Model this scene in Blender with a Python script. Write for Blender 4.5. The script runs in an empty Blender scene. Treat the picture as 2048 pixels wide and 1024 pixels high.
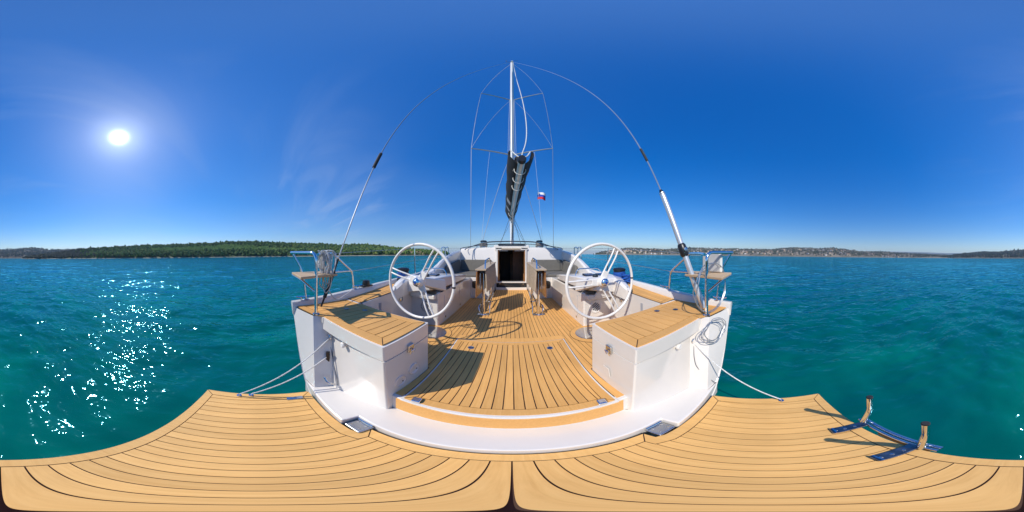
import bpy, bmesh, math, random
import numpy as np
from mathutils import Vector, Matrix
random.seed(7)
R = math.radians
SC = bpy.context.scene
COL = SC.collection

# ------------------------------------------------------------------ camera, sky, sun, exposure
PITCH = R(-0.7)                       # boat trim and camera pitch against the horizon
cam_d = bpy.data.cameras.new('camera')
cam_d.type = 'PANO'
try: cam_d.panorama_type = 'EQUIRECTANGULAR'
except Exception: pass
try: cam_d.cycles.panorama_type = 'EQUIRECTANGULAR'
except Exception: pass
cam_d.clip_start = 0.02
cam_d.clip_end = 60000
cam = bpy.data.objects.new('camera', cam_d)
cam.rotation_euler = (R(90) + PITCH, 0, 0)
COL.objects.link(cam)
SC.camera = cam

SUN_AZ, SUN_EL = R(-137.8), R(42.2)
SUN = Vector((math.sin(SUN_AZ) * math.cos(SUN_EL), math.cos(SUN_AZ) * math.cos(SUN_EL), math.sin(SUN_EL)))

SC.view_settings.view_transform = 'Standard'
SC.view_settings.look = 'None'
SC.view_settings.gamma = 1
SC.view_settings.exposure = 0.0
SC.view_settings.use_curve_mapping = False
SC.render.engine = 'CYCLES'
SC.cycles.use_denoising = True
SC.cycles.max_bounces = 6
SC.cycles.diffuse_bounces = 3
SC.cycles.glossy_bounces = 3
SC.cycles.transmission_bounces = 4
SC.cycles.transparent_max_bounces = 4
SC.cycles.volume_bounces = 0
SC.cycles.caustics_reflective = False
SC.cycles.caustics_refractive = False
SC.cycles.blur_glossy = 0.0


class NT:
    """small helper that wires shader nodes"""
    def __init__(s, tree):
        s.t = tree; tree.nodes.clear()
    def n(s, typ, ins=None, **props):
        nd = s.t.nodes.new(typ)
        for k, v in props.items(): setattr(nd, k, v)
        for k, v in (ins or {}).items():
            sock = nd.inputs[k]
            if isinstance(v, bpy.types.NodeSocket): s.t.links.new(v, sock)
            else: sock.default_value = v
        return nd
    def math(s, op, a, b=0.0, c=0.0, clamp=False):
        nd = s.n('ShaderNodeMath', {0: a, 1: b, 2: c}, operation=op); nd.use_clamp = clamp
        return nd.outputs[0]
    def vmath(s, op, a, b=(0, 0, 0)):
        return s.n('ShaderNodeVectorMath', {0: a, 1: b}, operation=op)
    def ramp(s, fac, stops, interp='LINEAR'):
        nd = s.n('ShaderNodeValToRGB', {'Fac': fac}); cr = nd.color_ramp; cr.interpolation = interp
        while len(cr.elements) < len(stops): cr.elements.new(0.5)
        for e, (p, c) in zip(cr.elements, stops):
            e.position = p; e.color = c if len(c) == 4 else (*c, 1)
        return nd.outputs[0]
    def mix(s, f, a, b, blend='MIX'):
        nd = s.n('ShaderNodeMix', data_type='RGBA', blend_type=blend)
        for i, v in ((0, f), (6, a), (7, b)):
            if isinstance(v, bpy.types.NodeSocket): s.t.links.new(v, nd.inputs[i])
            else: nd.inputs[i].default_value = v if i == 0 else (*v, 1) if len(v) == 3 else v
        return nd.outputs[2]


world = bpy.data.worlds.new('World')
SC.world = world
world.use_nodes = True
W = NT(world.node_tree)
sky = W.n('ShaderNodeTexSky', sky_type='NISHITA', sun_disc=False, sun_elevation=SUN_EL, sun_rotation=SUN_AZ,
          altitude=0, air_density=1.0, dust_density=0.15, ozone_density=2.5)
hs = W.n('ShaderNodeHueSaturation', {'Hue': 0.5, 'Saturation': 1.45, 'Value': 1.0, 'Fac': 1.0, 'Color': sky.outputs[0]})
tc = W.n('ShaderNodeTexCoord')
dirn = W.vmath('NORMALIZE', tc.outputs['Generated']).outputs[0]
dz = W.n('ShaderNodeSeparateXYZ', {0: dirn})
# wispy high cloud on a flat layer above the sea
hz8 = W.math('POWER', W.math('SUBTRACT', 1.0, W.math('MAXIMUM', dz.outputs[2], 0.0), clamp=True), 8.0)
wgt = W.math('MULTIPLY_ADD', hz8, -0.75, 1.0)
skyc = W.mix(1.0, hs.outputs[0], W.mix(wgt, (0, 0, 0), (0.0, 0.42, 2.6)), 'ADD')      # deep clear-air blue
zen = W.math('MULTIPLY', W.math('POWER', W.math('MAXIMUM', dz.outputs[2], 0.0), 22.0), 0.40)
skyc = W.mix(1.0, skyc, W.mix(zen, (0, 0, 0), (0.70, 0.80, 0.45)), 'ADD')              # thin high haze overhead
den = W.math('ADD', W.math('MAXIMUM', dz.outputs[2], 0.0), 0.10)
px = W.math('DIVIDE', dz.outputs[0], den); py = W.math('DIVIDE', dz.outputs[1], den)
cp = W.n('ShaderNodeCombineXYZ', {0: px, 1: py, 2: 0.0}).outputs[0]
cm = W.n('ShaderNodeMapping', {'Vector': cp, 'Rotation': (0, 0, R(35)), 'Scale': (0.55, 1.7, 1)}).outputs[0]
cn = W.n('ShaderNodeTexNoise', {'Vector': cm, 'Scale': 1.0, 'Detail': 7.0, 'Roughness': 0.55, 'Distortion': 0.9}).outputs[0]
cbig = W.n('ShaderNodeTexNoise', {'Vector': cp, 'Scale': 0.35, 'Detail': 2.0}).outputs[0]
cmask = W.math('MULTIPLY', W.ramp(cn, [(0.52, (0, 0, 0)), (0.85, (1, 1, 1))]), W.ramp(cbig, [(0.42, (0, 0, 0)), (0.66, (1, 1, 1))]))
side = W.math('MULTIPLY_ADD', dz.outputs[0], -0.75, 0.42, clamp=True)
veil = W.math('MULTIPLY', W.ramp(cbig, [(0.34, (0, 0, 0)), (0.62, (1, 1, 1))]), 0.14)
cmask = W.math('MULTIPLY', W.math('ADD', W.math('MULTIPLY', cmask, 0.50), veil), side)
skyc = W.mix(cmask, skyc, (4.6, 5.8, 8.2))
# thin whitish band of sea air at the horizon
hz = W.math('POWER', W.math('SUBTRACT', 1.0, W.math('MAXIMUM', dz.outputs[2], 0.0), clamp=True), 13.0)
skyc = W.mix(W.math('MULTIPLY', hz, 0.30), skyc, (4.2, 5.8, 7.8))
# the sun itself and its aureole
dt = W.math('MAXIMUM', W.vmath('DOT_PRODUCT', dirn, tuple(SUN)).outputs['Value'], 0.0)
g1 = W.math('MULTIPLY', W.math('POWER', dt, 2400.0), 50.0)
g2 = W.math('MULTIPLY', W.math('POWER', dt, 200.0), 4.2)
g3 = W.math('MULTIPLY', W.math('POWER', dt, 26.0), 0.8)
gl = W.math('ADD', W.math('ADD', g1, g2), g3)
glc = W.mix(1.0, (0.88, 1.0, 1.06), W.n('ShaderNodeCombineColor', {0: gl, 1: gl, 2: gl}).outputs[0], 'MULTIPLY')
skyc = W.mix(1.0, skyc, glc, 'ADD')
bg = W.n('ShaderNodeBackground', {'Color': skyc, 'Strength': 0.1})
wo = W.n('ShaderNodeOutputWorld', {'Surface': bg.outputs[0]})

sun_d = bpy.data.lights.new('sun', 'SUN')
sun_d.energy = 4.5
sun_d.angle = R(0.53)
sun_d.color = (1.0, 0.955, 0.87)
sun = bpy.data.objects.new('sun', sun_d)
sun.rotation_euler = SUN.to_track_quat('Z', 'Y').to_euler()
COL.objects.link(sun)

WATER_Z = -1.85

# ------------------------------------------------------------------ materials
MATS = {}


def principled(name, color, rough=0.5, metal=0.0, spec=0.5, coat=0.0, var=0.06, scale=3.0, bump=0.0, bscale=200.0, **kw):
    m = bpy.data.materials.new(name); m.use_nodes = True
    t = NT(m.node_tree)
    co = t.n('ShaderNodeTexCoord').outputs['Object']
    nz = t.n('ShaderNodeTexNoise', {'Vector': co, 'Scale': scale, 'Detail': 5.0, 'Roughness': 0.6}).outputs[0]
    lo = tuple(max(0, c * (1 - var)) for c in color); hi = tuple(c * (1 + var) for c in color)
    c = t.ramp(nz, [(0.3, lo), (0.7, hi)])
    rr = t.math('MULTIPLY_ADD', nz, 0.25 * rough, rough * 0.875)
    b = t.n('ShaderNodeBsdfPrincipled', {'Base Color': c, 'Roughness': rr, 'Metallic': metal, 'Specular IOR Level': spec, 'Coat Weight': coat})
    for k, v in kw.items(): b.inputs[k].default_value = v
    if bump:
        nb = t.n('ShaderNodeTexNoise', {'Vector': co, 'Scale': bscale, 'Detail': 3.0}).outputs[0]
        bp = t.n('ShaderNodeBump', {'Height': nb, 'Strength': bump, 'Distance': 0.002})
        t.t.links.new(bp.outputs[0], b.inputs['Normal'])
    t.n('ShaderNodeOutputMaterial', {'Surface': b.outputs[0]})
    MATS[name] = m
    return m


principled('gelcoat', (0.735, 0.685, 0.625), 0.18, coat=0.4, var=0.04, scale=2.1)
principled('white_paint', (0.79, 0.75, 0.70), 0.3, var=0.02)
principled('hull_paint', (0.745, 0.695, 0.635), 0.16, coat=0.5, var=0.02, scale=0.8)
principled('caulk', (0.060, 0.030, 0.018), 0.7)
principled('steel', (0.78, 0.78, 0.79), 0.07, metal=1.0, var=0.03, scale=20)
principled('brushed_steel', (0.62, 0.63, 0.63), 0.24, metal=1.0, var=0.08, scale=30)
principled('floor_plate', (0.70, 0.69, 0.67), 0.10, metal=1.0, var=0.05, scale=12)
principled('plate_steel', (0.26, 0.245, 0.235), 0.30, metal=1.0, var=0.45, scale=26)
principled('wire', (0.42, 0.43, 0.45), 0.35, metal=0.7)
principled('dark_wire', (0.10, 0.11, 0.13), 0.4, metal=0.6)
principled('black', (0.015, 0.015, 0.017), 0.35, var=0.15)
principled('black_rubber', (0.02, 0.02, 0.022), 0.7, var=0.15)
principled('dark_glass', (0.02, 0.025, 0.03), 0.06, spec=0.6)
principled('screen', (0.03, 0.045, 0.09), 0.08, spec=0.6)
principled('mast_paint', (0.74, 0.75, 0.76), 0.3, var=0.03)
principled('aluminium', (0.66, 0.67, 0.68), 0.3, metal=0.55, var=0.06, scale=9)
principled('spreader_alloy', (0.45, 0.42, 0.36), 0.35, metal=0.5)
principled('bag_fabric', (0.028, 0.028, 0.031), 0.85, var=0.35, scale=7, bump=0.5, bscale=60)
principled('bag_patch', (0.38, 0.38, 0.40), 0.8, var=0.1)
principled('cushion', (0.135, 0.125, 0.108), 0.9, var=0.12, scale=8, bump=0.4, bscale=300)
principled('rope_white', (0.66, 0.65, 0.62), 0.85, var=0.25, scale=60, bump=0.9, bscale=220)
principled('rope_grey', (0.30, 0.29, 0.27), 0.85, var=0.4, scale=70, bump=0.9, bscale=220)
principled('rope_blue', (0.010, 0.085, 0.36), 0.8, var=0.3, scale=60, bump=0.9, bscale=220)
principled('varnished_wood', (0.27, 0.125, 0.045), 0.3, var=0.3, scale=9, coat=0.3)
principled('dark_wood', (0.15, 0.070, 0.032), 0.5, var=0.3)
principled('dark_interior', (0.034, 0.020, 0.012), 0.6, var=0.4)
principled('flag_white', (0.78, 0.78, 0.78), 0.8)
principled('flag_blue', (0.01, 0.06, 0.42), 0.8)
principled('flag_red', (0.62, 0.015, 0.02), 0.8)
principled('red_print', (0.30, 0.10, 0.07), 0.7)
principled('emblem_blue', (0.03, 0.09, 0.40), 0.2, metal=0.3)
principled('orange_wood', (0.52, 0.20, 0.03), 0.5, var=0.2)
principled('vinyl_white', (0.74, 0.72, 0.67), 0.55, var=0.05)


def teak_mat(name, c1, c2, c3):
    m = bpy.data.materials.new(name); m.use_nodes = True
    t = NT(m.node_tree)
    co = t.n('ShaderNodeTexCoord').outputs['Object']
    oi = t.n('ShaderNodeObjectInfo').outputs['Random']
    off = t.n('ShaderNodeCombineXYZ', {0: t.math('MULTIPLY', oi, 31.0), 1: t.math('MULTIPLY', oi, 17.0), 2: 0.0}).outputs[0]
    mp = t.n('ShaderNodeMapping', {'Vector': t.vmath('ADD', co, off).outputs[0], 'Scale': (60, 4, 60)}).outputs[0]
    g = t.n('ShaderNodeTexNoise', {'Vector': mp, 'Scale': 1.0, 'Detail': 6.0, 'Roughness': 0.65, 'Distortion': 0.4}).outputs[0]
    blot = t.n('ShaderNodeTexNoise', {'Vector': co, 'Scale': 2.2, 'Detail': 4.0, 'Roughness': 0.6}).outputs[0]
    c = t.ramp(g, [(0.28, c1), (0.55, c2), (0.8, c3)])
    var = t.math('MULTIPLY_ADD', oi, 0.17, 0.87)
    var = t.math('MULTIPLY', var, t.math('MULTIPLY_ADD', blot, 0.34, 0.83))
    vc = t.n('ShaderNodeCombineColor', {0: var, 1: var, 2: var}).outputs[0]
    c = t.mix(1.0, c, vc, 'MULTIPLY')
    bp = t.n('ShaderNodeBump', {'Height': g, 'Strength': 0.25, 'Distance': 0.0015})
    b = t.n('ShaderNodeBsdfPrincipled', {'Base Color': c, 'Roughness': 0.62, 'Specular IOR Level': 0.3, 'Normal': bp.outputs[0]})
    t.n('ShaderNodeOutputMaterial', {'Surface': b.outputs[0]})
    MATS[name] = m


teak_mat('teak', (0.69, 0.345, 0.098), (0.77, 0.405, 0.124), (0.82, 0.445, 0.148))
teak_mat('platform_teak', (0.735, 0.40, 0.125), (0.82, 0.465, 0.155), (0.87, 0.51, 0.185))
teak_mat('seat_teak', (0.46, 0.31, 0.17), (0.58, 0.41, 0.25), (0.66, 0.49, 0.31))
teak_mat('grey_teak', (0.36, 0.27, 0.18), (0.46, 0.36, 0.25), (0.54, 0.43, 0.31))

# ------------------------------------------------------------------ mesh helpers
ROT = Matrix.Rotation(PITCH, 3, 'X')
WL = {}                                # world origin of every object built


class MB:
    def __init__(s):
        s.v = []; s.f = []; s.sm = []; s.mi = []
    def add(s, vs, fs, smooth=False, mi=0):
        b = len(s.v); s.v += [tuple(p) for p in vs]
        s.f += [tuple(i + b for i in f) for f in fs]; s.sm += [smooth] * len(fs); s.mi += [mi] * len(fs)
        return s
    def box(s, x0, x1, y0, y1, z0, z1, mi=0):
        return s.hexa([(x0, y0, z0), (x1, y0, z0), (x1, y1, z0), (x0, y1, z0), (x0, y0, z1), (x1, y0, z1), (x1, y1, z1), (x0, y1, z1)], mi)
    def hexa(s, p, mi=0):
        return s.add(p, [(3, 2, 1, 0), (4, 5, 6, 7), (0, 1, 5, 4), (1, 2, 6, 5), (2, 3, 7, 6), (3, 0, 4, 7)], mi=mi)
    def prism(s, poly, z0, z1, mi=0):
        n = len(poly)
        f0 = z0 if callable(z0) else (lambda x, y: z0); f1 = z1 if callable(z1) else (lambda x, y: z1)
        vs = [(x, y, f0(x, y)) for x, y in poly] + [(x, y, f1(x, y)) for x, y in poly]
        fs = [tuple(range(n - 1, -1, -1)), tuple(range(n, 2 * n))] + [(i, (i + 1) % n, n + (i + 1) % n, n + i) for i in range(n)]
        return s.add(vs, fs, mi=mi)
    def extrude_x(s, prof, x0, x1, mi=0):         # prof: list of (y, z)
        n = len(prof)
        vs = [(x0, y, z) for y, z in prof] + [(x1, y, z) for y, z in prof]
        fs = [tuple(range(n)), tuple(range(2 * n - 1, n - 1, -1))] + [(i, n + i, n + (i + 1) % n, (i + 1) % n) for i in range(n)]
        return s.add(vs, fs, mi=mi)
    def quad(s, *p, mi=0):
        return s.add(p, [tuple(range(len(p)))], mi=mi)
    def loft(s, rings, closed=False, caps=False, smooth=True, mi=0):
        n = len(rings[0]); vs = [p for r in rings for p in r]; fs = []
        m = n if closed else n - 1
        for i in range(len(rings) - 1):
            for j in range(m):
                k = (j + 1) % n
                fs.append((i * n + j, i * n + k, (i + 1) * n + k, (i + 1) * n + j))
        s.add(vs, fs, smooth, mi)
        if caps:
            s.add(rings[0], [tuple(range(n - 1, -1, -1))], False, mi); s.add(rings[-1], [tuple(range(n))], False, mi)
        return s
    def tube(s, pts, r, n=8, closed=False, mi=0):
        pts = [Vector(p) for p in pts]; N = len(pts)
        rr = r if isinstance(r, (list, tuple)) else [r] * N
        up = None; rings = []
        for i, p in enumerate(pts):
            a = pts[(i - 1) % N] if (i or closed) else p; b = pts[(i + 1) % N] if (i < N - 1 or closed) else p
            d = (b - a)
            if d.length < 1e-9: d = Vector((0, 0, 1))
            d.normalize()
            if up is None:
                up = Vector((0, 0, 1)) if abs(d.z) < 0.9 else Vector((1, 0, 0))
            up = (up - d * up.dot(d)).normalized(); sd = d.cross(up)
            rings.append([p + (up * math.cos(2 * math.pi * k / n) + sd * math.sin(2 * math.pi * k / n)) * rr[i] for k in range(n)])
        if closed: rings.append(rings[0])
        return s.loft(rings, True, not closed, True, mi)
    def lathe(s, prof, o, axis=(0, 0, 1), n=20, mi=0):   # prof (radius, distance along axis)
        a = Vector(axis).normalized(); o = Vector(o)
        u = a.orthogonal().normalized(); w = a.cross(u)
        rings = [[o + a * h + (u * math.cos(2 * math.pi * k / n) + w * math.sin(2 * math.pi * k / n)) * r for k in range(n)] for r, h in prof]
        return s.loft(rings, True, True, True, mi)
    def build(s, name, mat, parent=None, bevel=0.0, seg=2, weld=False, tilt=True, mats=None, base=None, sharp=35):
        vs = [ROT @ Vector(p) for p in s.v] if tilt else [Vector(p) for p in s.v]
        xs = [p.x for p in vs]; ys = [p.y for p in vs]; zs = [p.z for p in vs]
        o = Vector(((min(xs) + max(xs)) / 2, (min(ys) + max(ys)) / 2, min(zs)))
        me = bpy.data.meshes.new(name)
        me.from_pydata([p - o for p in vs], [], s.f)
        me.polygons.foreach_set('use_smooth', s.sm)
        me.polygons.foreach_set('material_index', s.mi)
        for m in (mats or [mat]): me.materials.append(MATS[m])
        bm = bmesh.new(); bm.from_mesh(me)
        if weld: bmesh.ops.remove_doubles(bm, verts=bm.verts, dist=1e-4)
        bmesh.ops.recalc_face_normals(bm, faces=bm.faces)
        for e in bm.edges:
            if len(e.link_faces) == 2 and e.calc_face_angle(0) > R(sharp): e.smooth = False
        bm.to_mesh(me); bm.free()
        ob = bpy.data.objects.new(name, me)
        COL.objects.link(ob); WL[ob] = o
        if parent is not None:
            ob.parent = parent; ob.location = o - WL[parent]
        else: ob.location = o
        if bevel:
            md = ob.modifiers.new('bevel', 'BEVEL'); md.width = bevel; md.segments = seg; md.limit_method = 'ANGLE'; md.angle_limit = R(28)
            md.harden_normals = True
            for p in me.polygons: p.use_smooth = True
        return ob


def empty(name, loc=(0, 0, 0), parent=None, tilt=True):
    o = bpy.data.objects.new(name, None); o.empty_display_size = 0.1
    COL.objects.link(o); w = ROT @ Vector(loc) if tilt else Vector(loc)
    WL[o] = w; o.parent = parent
    o.location = w - WL[parent] if parent is not None else w
    return o


def tag(o, label=None, cat=None, group=None, kind=None):
    if label: o['label'] = label
    if cat: o['category'] = cat
    if group: o['group'] = group
    if kind: o['kind'] = kind
    return o


def fillet(pts, rad, n=5):
    pts = [Vector(p) for p in pts]; out = [pts[0]]
    for i in range(1, len(pts) - 1):
        a, b, c = pts[i - 1], pts[i], pts[i + 1]
        d1 = (a - b); d2 = (c - b); k = min(rad, d1.length * .49, d2.length * .49)
        p = b + d1.normalized() * k; q = b + d2.normalized() * k
        for j in range(n + 1):
            t = j / n; out.append(p * (1 - t) ** 2 + b * 2 * t * (1 - t) + q * t * t)
    out.append(pts[-1]); return out


def spline(pts, n=8, closed=False):
    P = [Vector(p) for p in pts]; N = len(P); out = []
    for i in range(N if closed else N - 1):
        p0 = P[(i - 1) % N] if (i or closed) else P[0]; p1 = P[i]; p2 = P[(i + 1) % N]
        p3 = P[(i + 2) % N] if (i + 2 < N or closed) else P[-1]
        for j in range(n):
            t = j / n
            out.append(0.5 * ((2 * p1) + (p2 - p0) * t + (2 * p0 - 5 * p1 + 4 * p2 - p3) * t * t + (3 * p1 - p0 - 3 * p2 + p3) * t ** 3))
    if not closed: out.append(P[-1])
    return out


def area2(poly):
    return sum(poly[i][0] * poly[(i + 1) % len(poly)][1] - poly[(i + 1) % len(poly)][0] * poly[i][1] for i in range(len(poly)))


def inset(poly, d):
    if area2(poly) < 0: poly = poly[::-1]
    n = len(poly); out = []
    for i in range(n):
        a, b, c = [Vector(poly[(i + k) % n]).to_2d() for k in (-1, 0, 1)]
        e1 = (b - a).normalized(); e2 = (c - b).normalized()
        n1 = Vector((-e1.y, e1.x)); n2 = Vector((-e2.y, e2.x))
        k = 1 + n1.dot(n2)
        out.append(tuple(b + (n1 + n2) * (d / max(k, 0.3))))
    return out


def clipx(poly, a, b):
    def half(pl, f):
        out = []
        for i in range(len(pl)):
            p, q = pl[i], pl[(i + 1) % len(pl)]; fp, fq = f(p), f(q)
            if fp >= 0: out.append(p)
            if (fp >= 0) != (fq >= 0):
                t = fp / (fp - fq); out.append((p[0] + (q[0] - p[0]) * t, p[1] + (q[1] - p[1]) * t))
        return out
    pl = half(poly, lambda p: p[0] - a)
    return half(pl, lambda p: b - p[0]) if pl else []


def planks(parent, poly, x0, w, gap, zt, mat='teak', th=0.012):
    zf = zt if callable(zt) else (lambda x, y: zt)
    xs = [p[0] for p in poly]
    k = math.floor((min(xs) - x0) / w)
    while x0 + k * w < max(xs):
        pl = clipx(poly, x0 + k * w + gap / 2, x0 + (k + 1) * w - gap / 2)
        k += 1
        if len(pl) < 3 or abs(area2(pl)) < 0.003: continue
        if max(p[0] for p in pl) - min(p[0] for p in pl) < 0.012: continue
        jz = random.uniform(-0.0006, 0.0006)
        MB().prism(pl, lambda x, y: zf(x, y) - th + jz, lambda x, y: zf(x, y) + jz).build('plank', mat, parent)


def border(parent, outer, inner, groups, gap, zt, mat='teak', th=0.012, name='border_plank'):
    zf = zt if callable(zt) else (lambda x, y: zt)
    n = len(outer)
    for a, b in groups:
        idx = [i % n for i in range(a, b + 1)]
        pl = inset([outer[i] for i in idx] + [inner[i] for i in reversed(idx)], gap / 2)
        MB().prism(pl, lambda x, y: zf(x, y) - th, zf).build(name, mat, parent)


def ngon_sheet(poly, z):
    return MB().prism(poly, z - 0.004 if not callable(z) else (lambda x, y: z(x, y) - 0.004), z)


CX = -0.02                              # the boat's centreline
def X(s, x): return CX + s * x
def MP(s, pts): return [(X(s, p[0]),) + tuple(p[1:]) for p in pts]

SEAT_Z, FLOOR_Z, LEDGE_Z, PLAT_Z = -0.6465, -1.245, -1.44, -1.50

# ------------------------------------------------------------------ sea
def build_sea():
    rng = np.random.RandomState(3)
    naz = 560
    rad = [0.0, 0.5]
    while rad[-1] < 9500: rad.append(rad[-1] * (1.016 if rad[-1] < 220 else 1.05) + 0.004)
    rad = np.array(rad[1:]); nr = len(rad)
    az = np.linspace(0, 2 * np.pi, naz, endpoint=False)
    Rr, A = np.meshgrid(rad, az, indexing='ij')
    x = Rr * np.cos(A); y = Rr * np.sin(A); z = np.zeros_like(x)
    sp = np.maximum(Rr * 0.016, Rr * 2 * np.pi / naz)
    wind = R(205)
    full = (Rr, x, y, z, sp); ni = int((rad < 240).sum()); x, y, z, sp = x[:ni], y[:ni], z[:ni], sp[:ni]
    for i in range(64):
        lam = 0.35 * (26 ** (rng.rand() ** 1.15)) 
        th = wind + rng.randn() * 0.62
        k = 2 * np.pi / lam
        amp = 0.0042 * lam ** 0.78
        fade = np.clip(lam / (3.2 * sp) - 0.6, 0, 1)
        ph = k * (x * np.cos(th) + y * np.sin(th)) + rng.rand() * 6.28
        # gusts: patches where the short waves are livelier
        gust = 0.55 + 0.45 * np.sin(x * 0.13 * rng.randn() + y * 0.13 * rng.randn() + rng.rand() * 6)
        z += amp * fade * gust * (np.sin(ph) + 0.22 * np.sin(2 * ph + 1.57))
    x, y, z = full[1], full[2], full[3]
    verts = np.stack([x.ravel(), y.ravel(), z.ravel()], 1)
    verts = np.vstack([verts, [[0, 0, 0]]])
    i = np.arange(nr - 1)[:, None]; j = np.arange(naz)[None, :]; jn = (j + 1) % naz
    quads = np.stack([i * naz + j, (i + 1) * naz + j, (i + 1) * naz + jn, i * naz + jn], -1).reshape(-1, 4)
    tris = np.stack([np.full(naz, nr * naz), np.arange(naz), (np.arange(naz) + 1) % naz], 1)
    me = bpy.data.meshes.new('sea')
    me.vertices.add(len(verts)); me.vertices.foreach_set('co', verts.astype(np.float32).ravel())
    nl = quads.size + tris.size
    me.loops.add(nl); me.loops.foreach_set('vertex_index', np.concatenate([quads.ravel(), tris.ravel()]).astype(np.int32))
    npol = len(quads) + len(tris); me.polygons.add(npol)
    ls = np.concatenate([np.arange(len(quads)) * 4, quads.size + np.arange(len(tris)) * 3])
    me.polygons.foreach_set('loop_start', ls.astype(np.int32))
    me.polygons.foreach_set('use_smooth', np.ones(npol, bool))
    me.update(calc_edges=True); me.validate()
    m = bpy.data.materials.new('sea_water'); m.use_nodes = True; t = NT(m.node_tree)
    co = t.n('ShaderNodeTexCoord').outputs['Object']
    def noise(scale, rot, sx, det=3.0, rough=0.55, dist=0.3, kind='FBM'):
        mp = t.n('ShaderNodeMapping', {'Vector': co, 'Rotation': (0, 0, R(rot)), 'Scale': (scale * sx, scale, scale)}).outputs[0]
        return t.n('ShaderNodeTexNoise', {'Vector': mp, 'Scale': 1.0, 'Detail': det, 'Roughness': rough, 'Distortion': dist}, noise_type=kind, normalize=(kind == 'FBM')).outputs[0]
    n1 = noise(0.42, 25, 1.8, 3.0); n2 = noise(1.9, -10, 1.6, 2.0, 0.5); n3 = noise(8.5, 40, 1.3, 1.0, 0.5)
    b1 = t.n('ShaderNodeBump', {'Height': n1, 'Strength': 1.0, 'Distance': 0.20})
    b2 = t.n('ShaderNodeBump', {'Height': n2, 'Strength': 1.0, 'Distance': 0.090, 'Normal': b1.outputs[0]})
    b3 = t.n('ShaderNodeBump', {'Height': n3, 'Strength': 1.0, 'Distance': 0.0155, 'Normal': b2.outputs[0]})
    big = noise(0.045, 60, 0.6, 3.0)
    mid = noise(0.32, 20, 2.2, 3.0, 0.6, 0.6)                   # current streaks, lighter turquoise painted in to imitate light through wave crests
    big = t.math('ADD', t.math('MULTIPLY', big, 0.5), t.math('MULTIPLY', mid, 0.5))
    c = t.ramp(big, [(0.34, (0.0002, 0.078, 0.086)), (0.5, (0.0002, 0.110, 0.088)), (0.66, (0.0003, 0.165, 0.110))])
    df = t.n('ShaderNodeBsdfDiffuse', {'Color': c, 'Normal': b1.outputs[0]})
    gs = t.n('ShaderNodeBsdfGlossy', {'Color': (0.24, 0.74, 1.0, 1), 'Roughness': 0.065, 'Normal': b3.outputs[0]})
    fr = t.n('ShaderNodeFresnel', {'IOR': 1.46, 'Normal': b3.outputs[0]})
    mx = t.n('ShaderNodeMixShader', {0: fr.outputs[0], 1: df.outputs[0], 2: gs.outputs[0]})
    t.n('ShaderNodeOutputMaterial', {'Surface': mx.outputs[0]})
    me.materials.append(m)
    o = bpy.data.objects.new('sea', me); COL.objects.link(o); o.location = (0, 0, WATER_Z)
    tag(o, 'rippled blue green sea around the yacht', 'sea', kind='structure')
build_sea()

# ------------------------------------------------------------------ hills, woods, far town
_FB = {}
def fbm(x, y, seed, octs=4):
    if seed not in _FB:
        rng = random.Random(seed * 77 + 5); L_ = []; a = 1
        for o in range(octs):
            for k in range(3):
                th = rng.random() * 6.28; f = 2 ** o * (0.7 + 0.6 * rng.random())
                L_.append((a / 3, f * math.cos(th), f * math.sin(th), rng.random() * 6.28))
            a *= 0.52
        _FB[seed] = L_
    return sum(a * math.sin(cx * x + cy * y + p) for a, cx, cy, p in _FB[seed])


def hz_row(u): return 512 + 4.0 * math.cos(R((u - 1024) * .17578125)) * -1


class Terrain:
    def __init__(s, name, sky, r0, r1, tree_h, mat, label, seed, rough=3.0, fall=1.25, shape=0.85):
        s.sky = sky; s.r0, s.r1, s.seed = r0, r1, seed; s.tree_h = tree_h; s.rough = rough; s.fall = fall; s.shape = shape
        u0, u1 = sky[0][0], sky[-1][0]
        nu = max(24, int((u1 - u0) / 2.2)); nt = 26
        us = np.linspace(u0, u1, nu); ts = np.concatenate([np.linspace(-0.06, 1, nt - 5), np.linspace(1.06, s.fall, 5)])
        g = [[s.point(u, t) for u in us] for t in ts]
        mb = MB(); mb.loft(g, smooth=True)
        s.u0, s.u1 = u0, u1
        s.ob = mb.build(name, mat, tilt=False)
        tag(s.ob, label, kind='structure')
    def skyv(s, u): return float(np.interp(u, [p[0] for p in s.sky], [p[1] for p in s.sky]))
    def point(s, u, t):
        th = R((u - 1024) * .17578125)
        sh = s.r0 * (1 + 0.045 * fbm(th * 9, 1.0, s.seed))
        r = sh + (s.r1 - sh) * t
        el = R((hz_row(u) - s.skyv(u)) * .17578125)
        H = max(0.4, math.tan(el) * s.r1 - s.tree_h - WATER_Z)
        tt = min(max(t, 0), 1)
        p = (tt ** s.shape) * (1 - 0.18 * math.sin(tt * math.pi))
        x, y = r * math.sin(th), r * math.cos(th)
        h = H * p + s.rough * fbm(x / 60, y / 60, s.seed + 1) * math.sin(math.pi * tt) * 0.8
        if t < 0: h = -3.0 * (-t / 0.06)
        elif t < 0.04: h = max(h, 0.4) * (t / 0.04) + 0.5
        if t > 1: h = H * (1 - (t - 1) / (s.fall - 1) * 1.1)
        e = min(u - s.sky[0][0], s.sky[-1][0] - u) / 25.0
        if e < 1: h = h * max(e, 0) - 2.0 * (1 - max(e, 0))
        return (x, y, WATER_Z + h)


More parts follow.
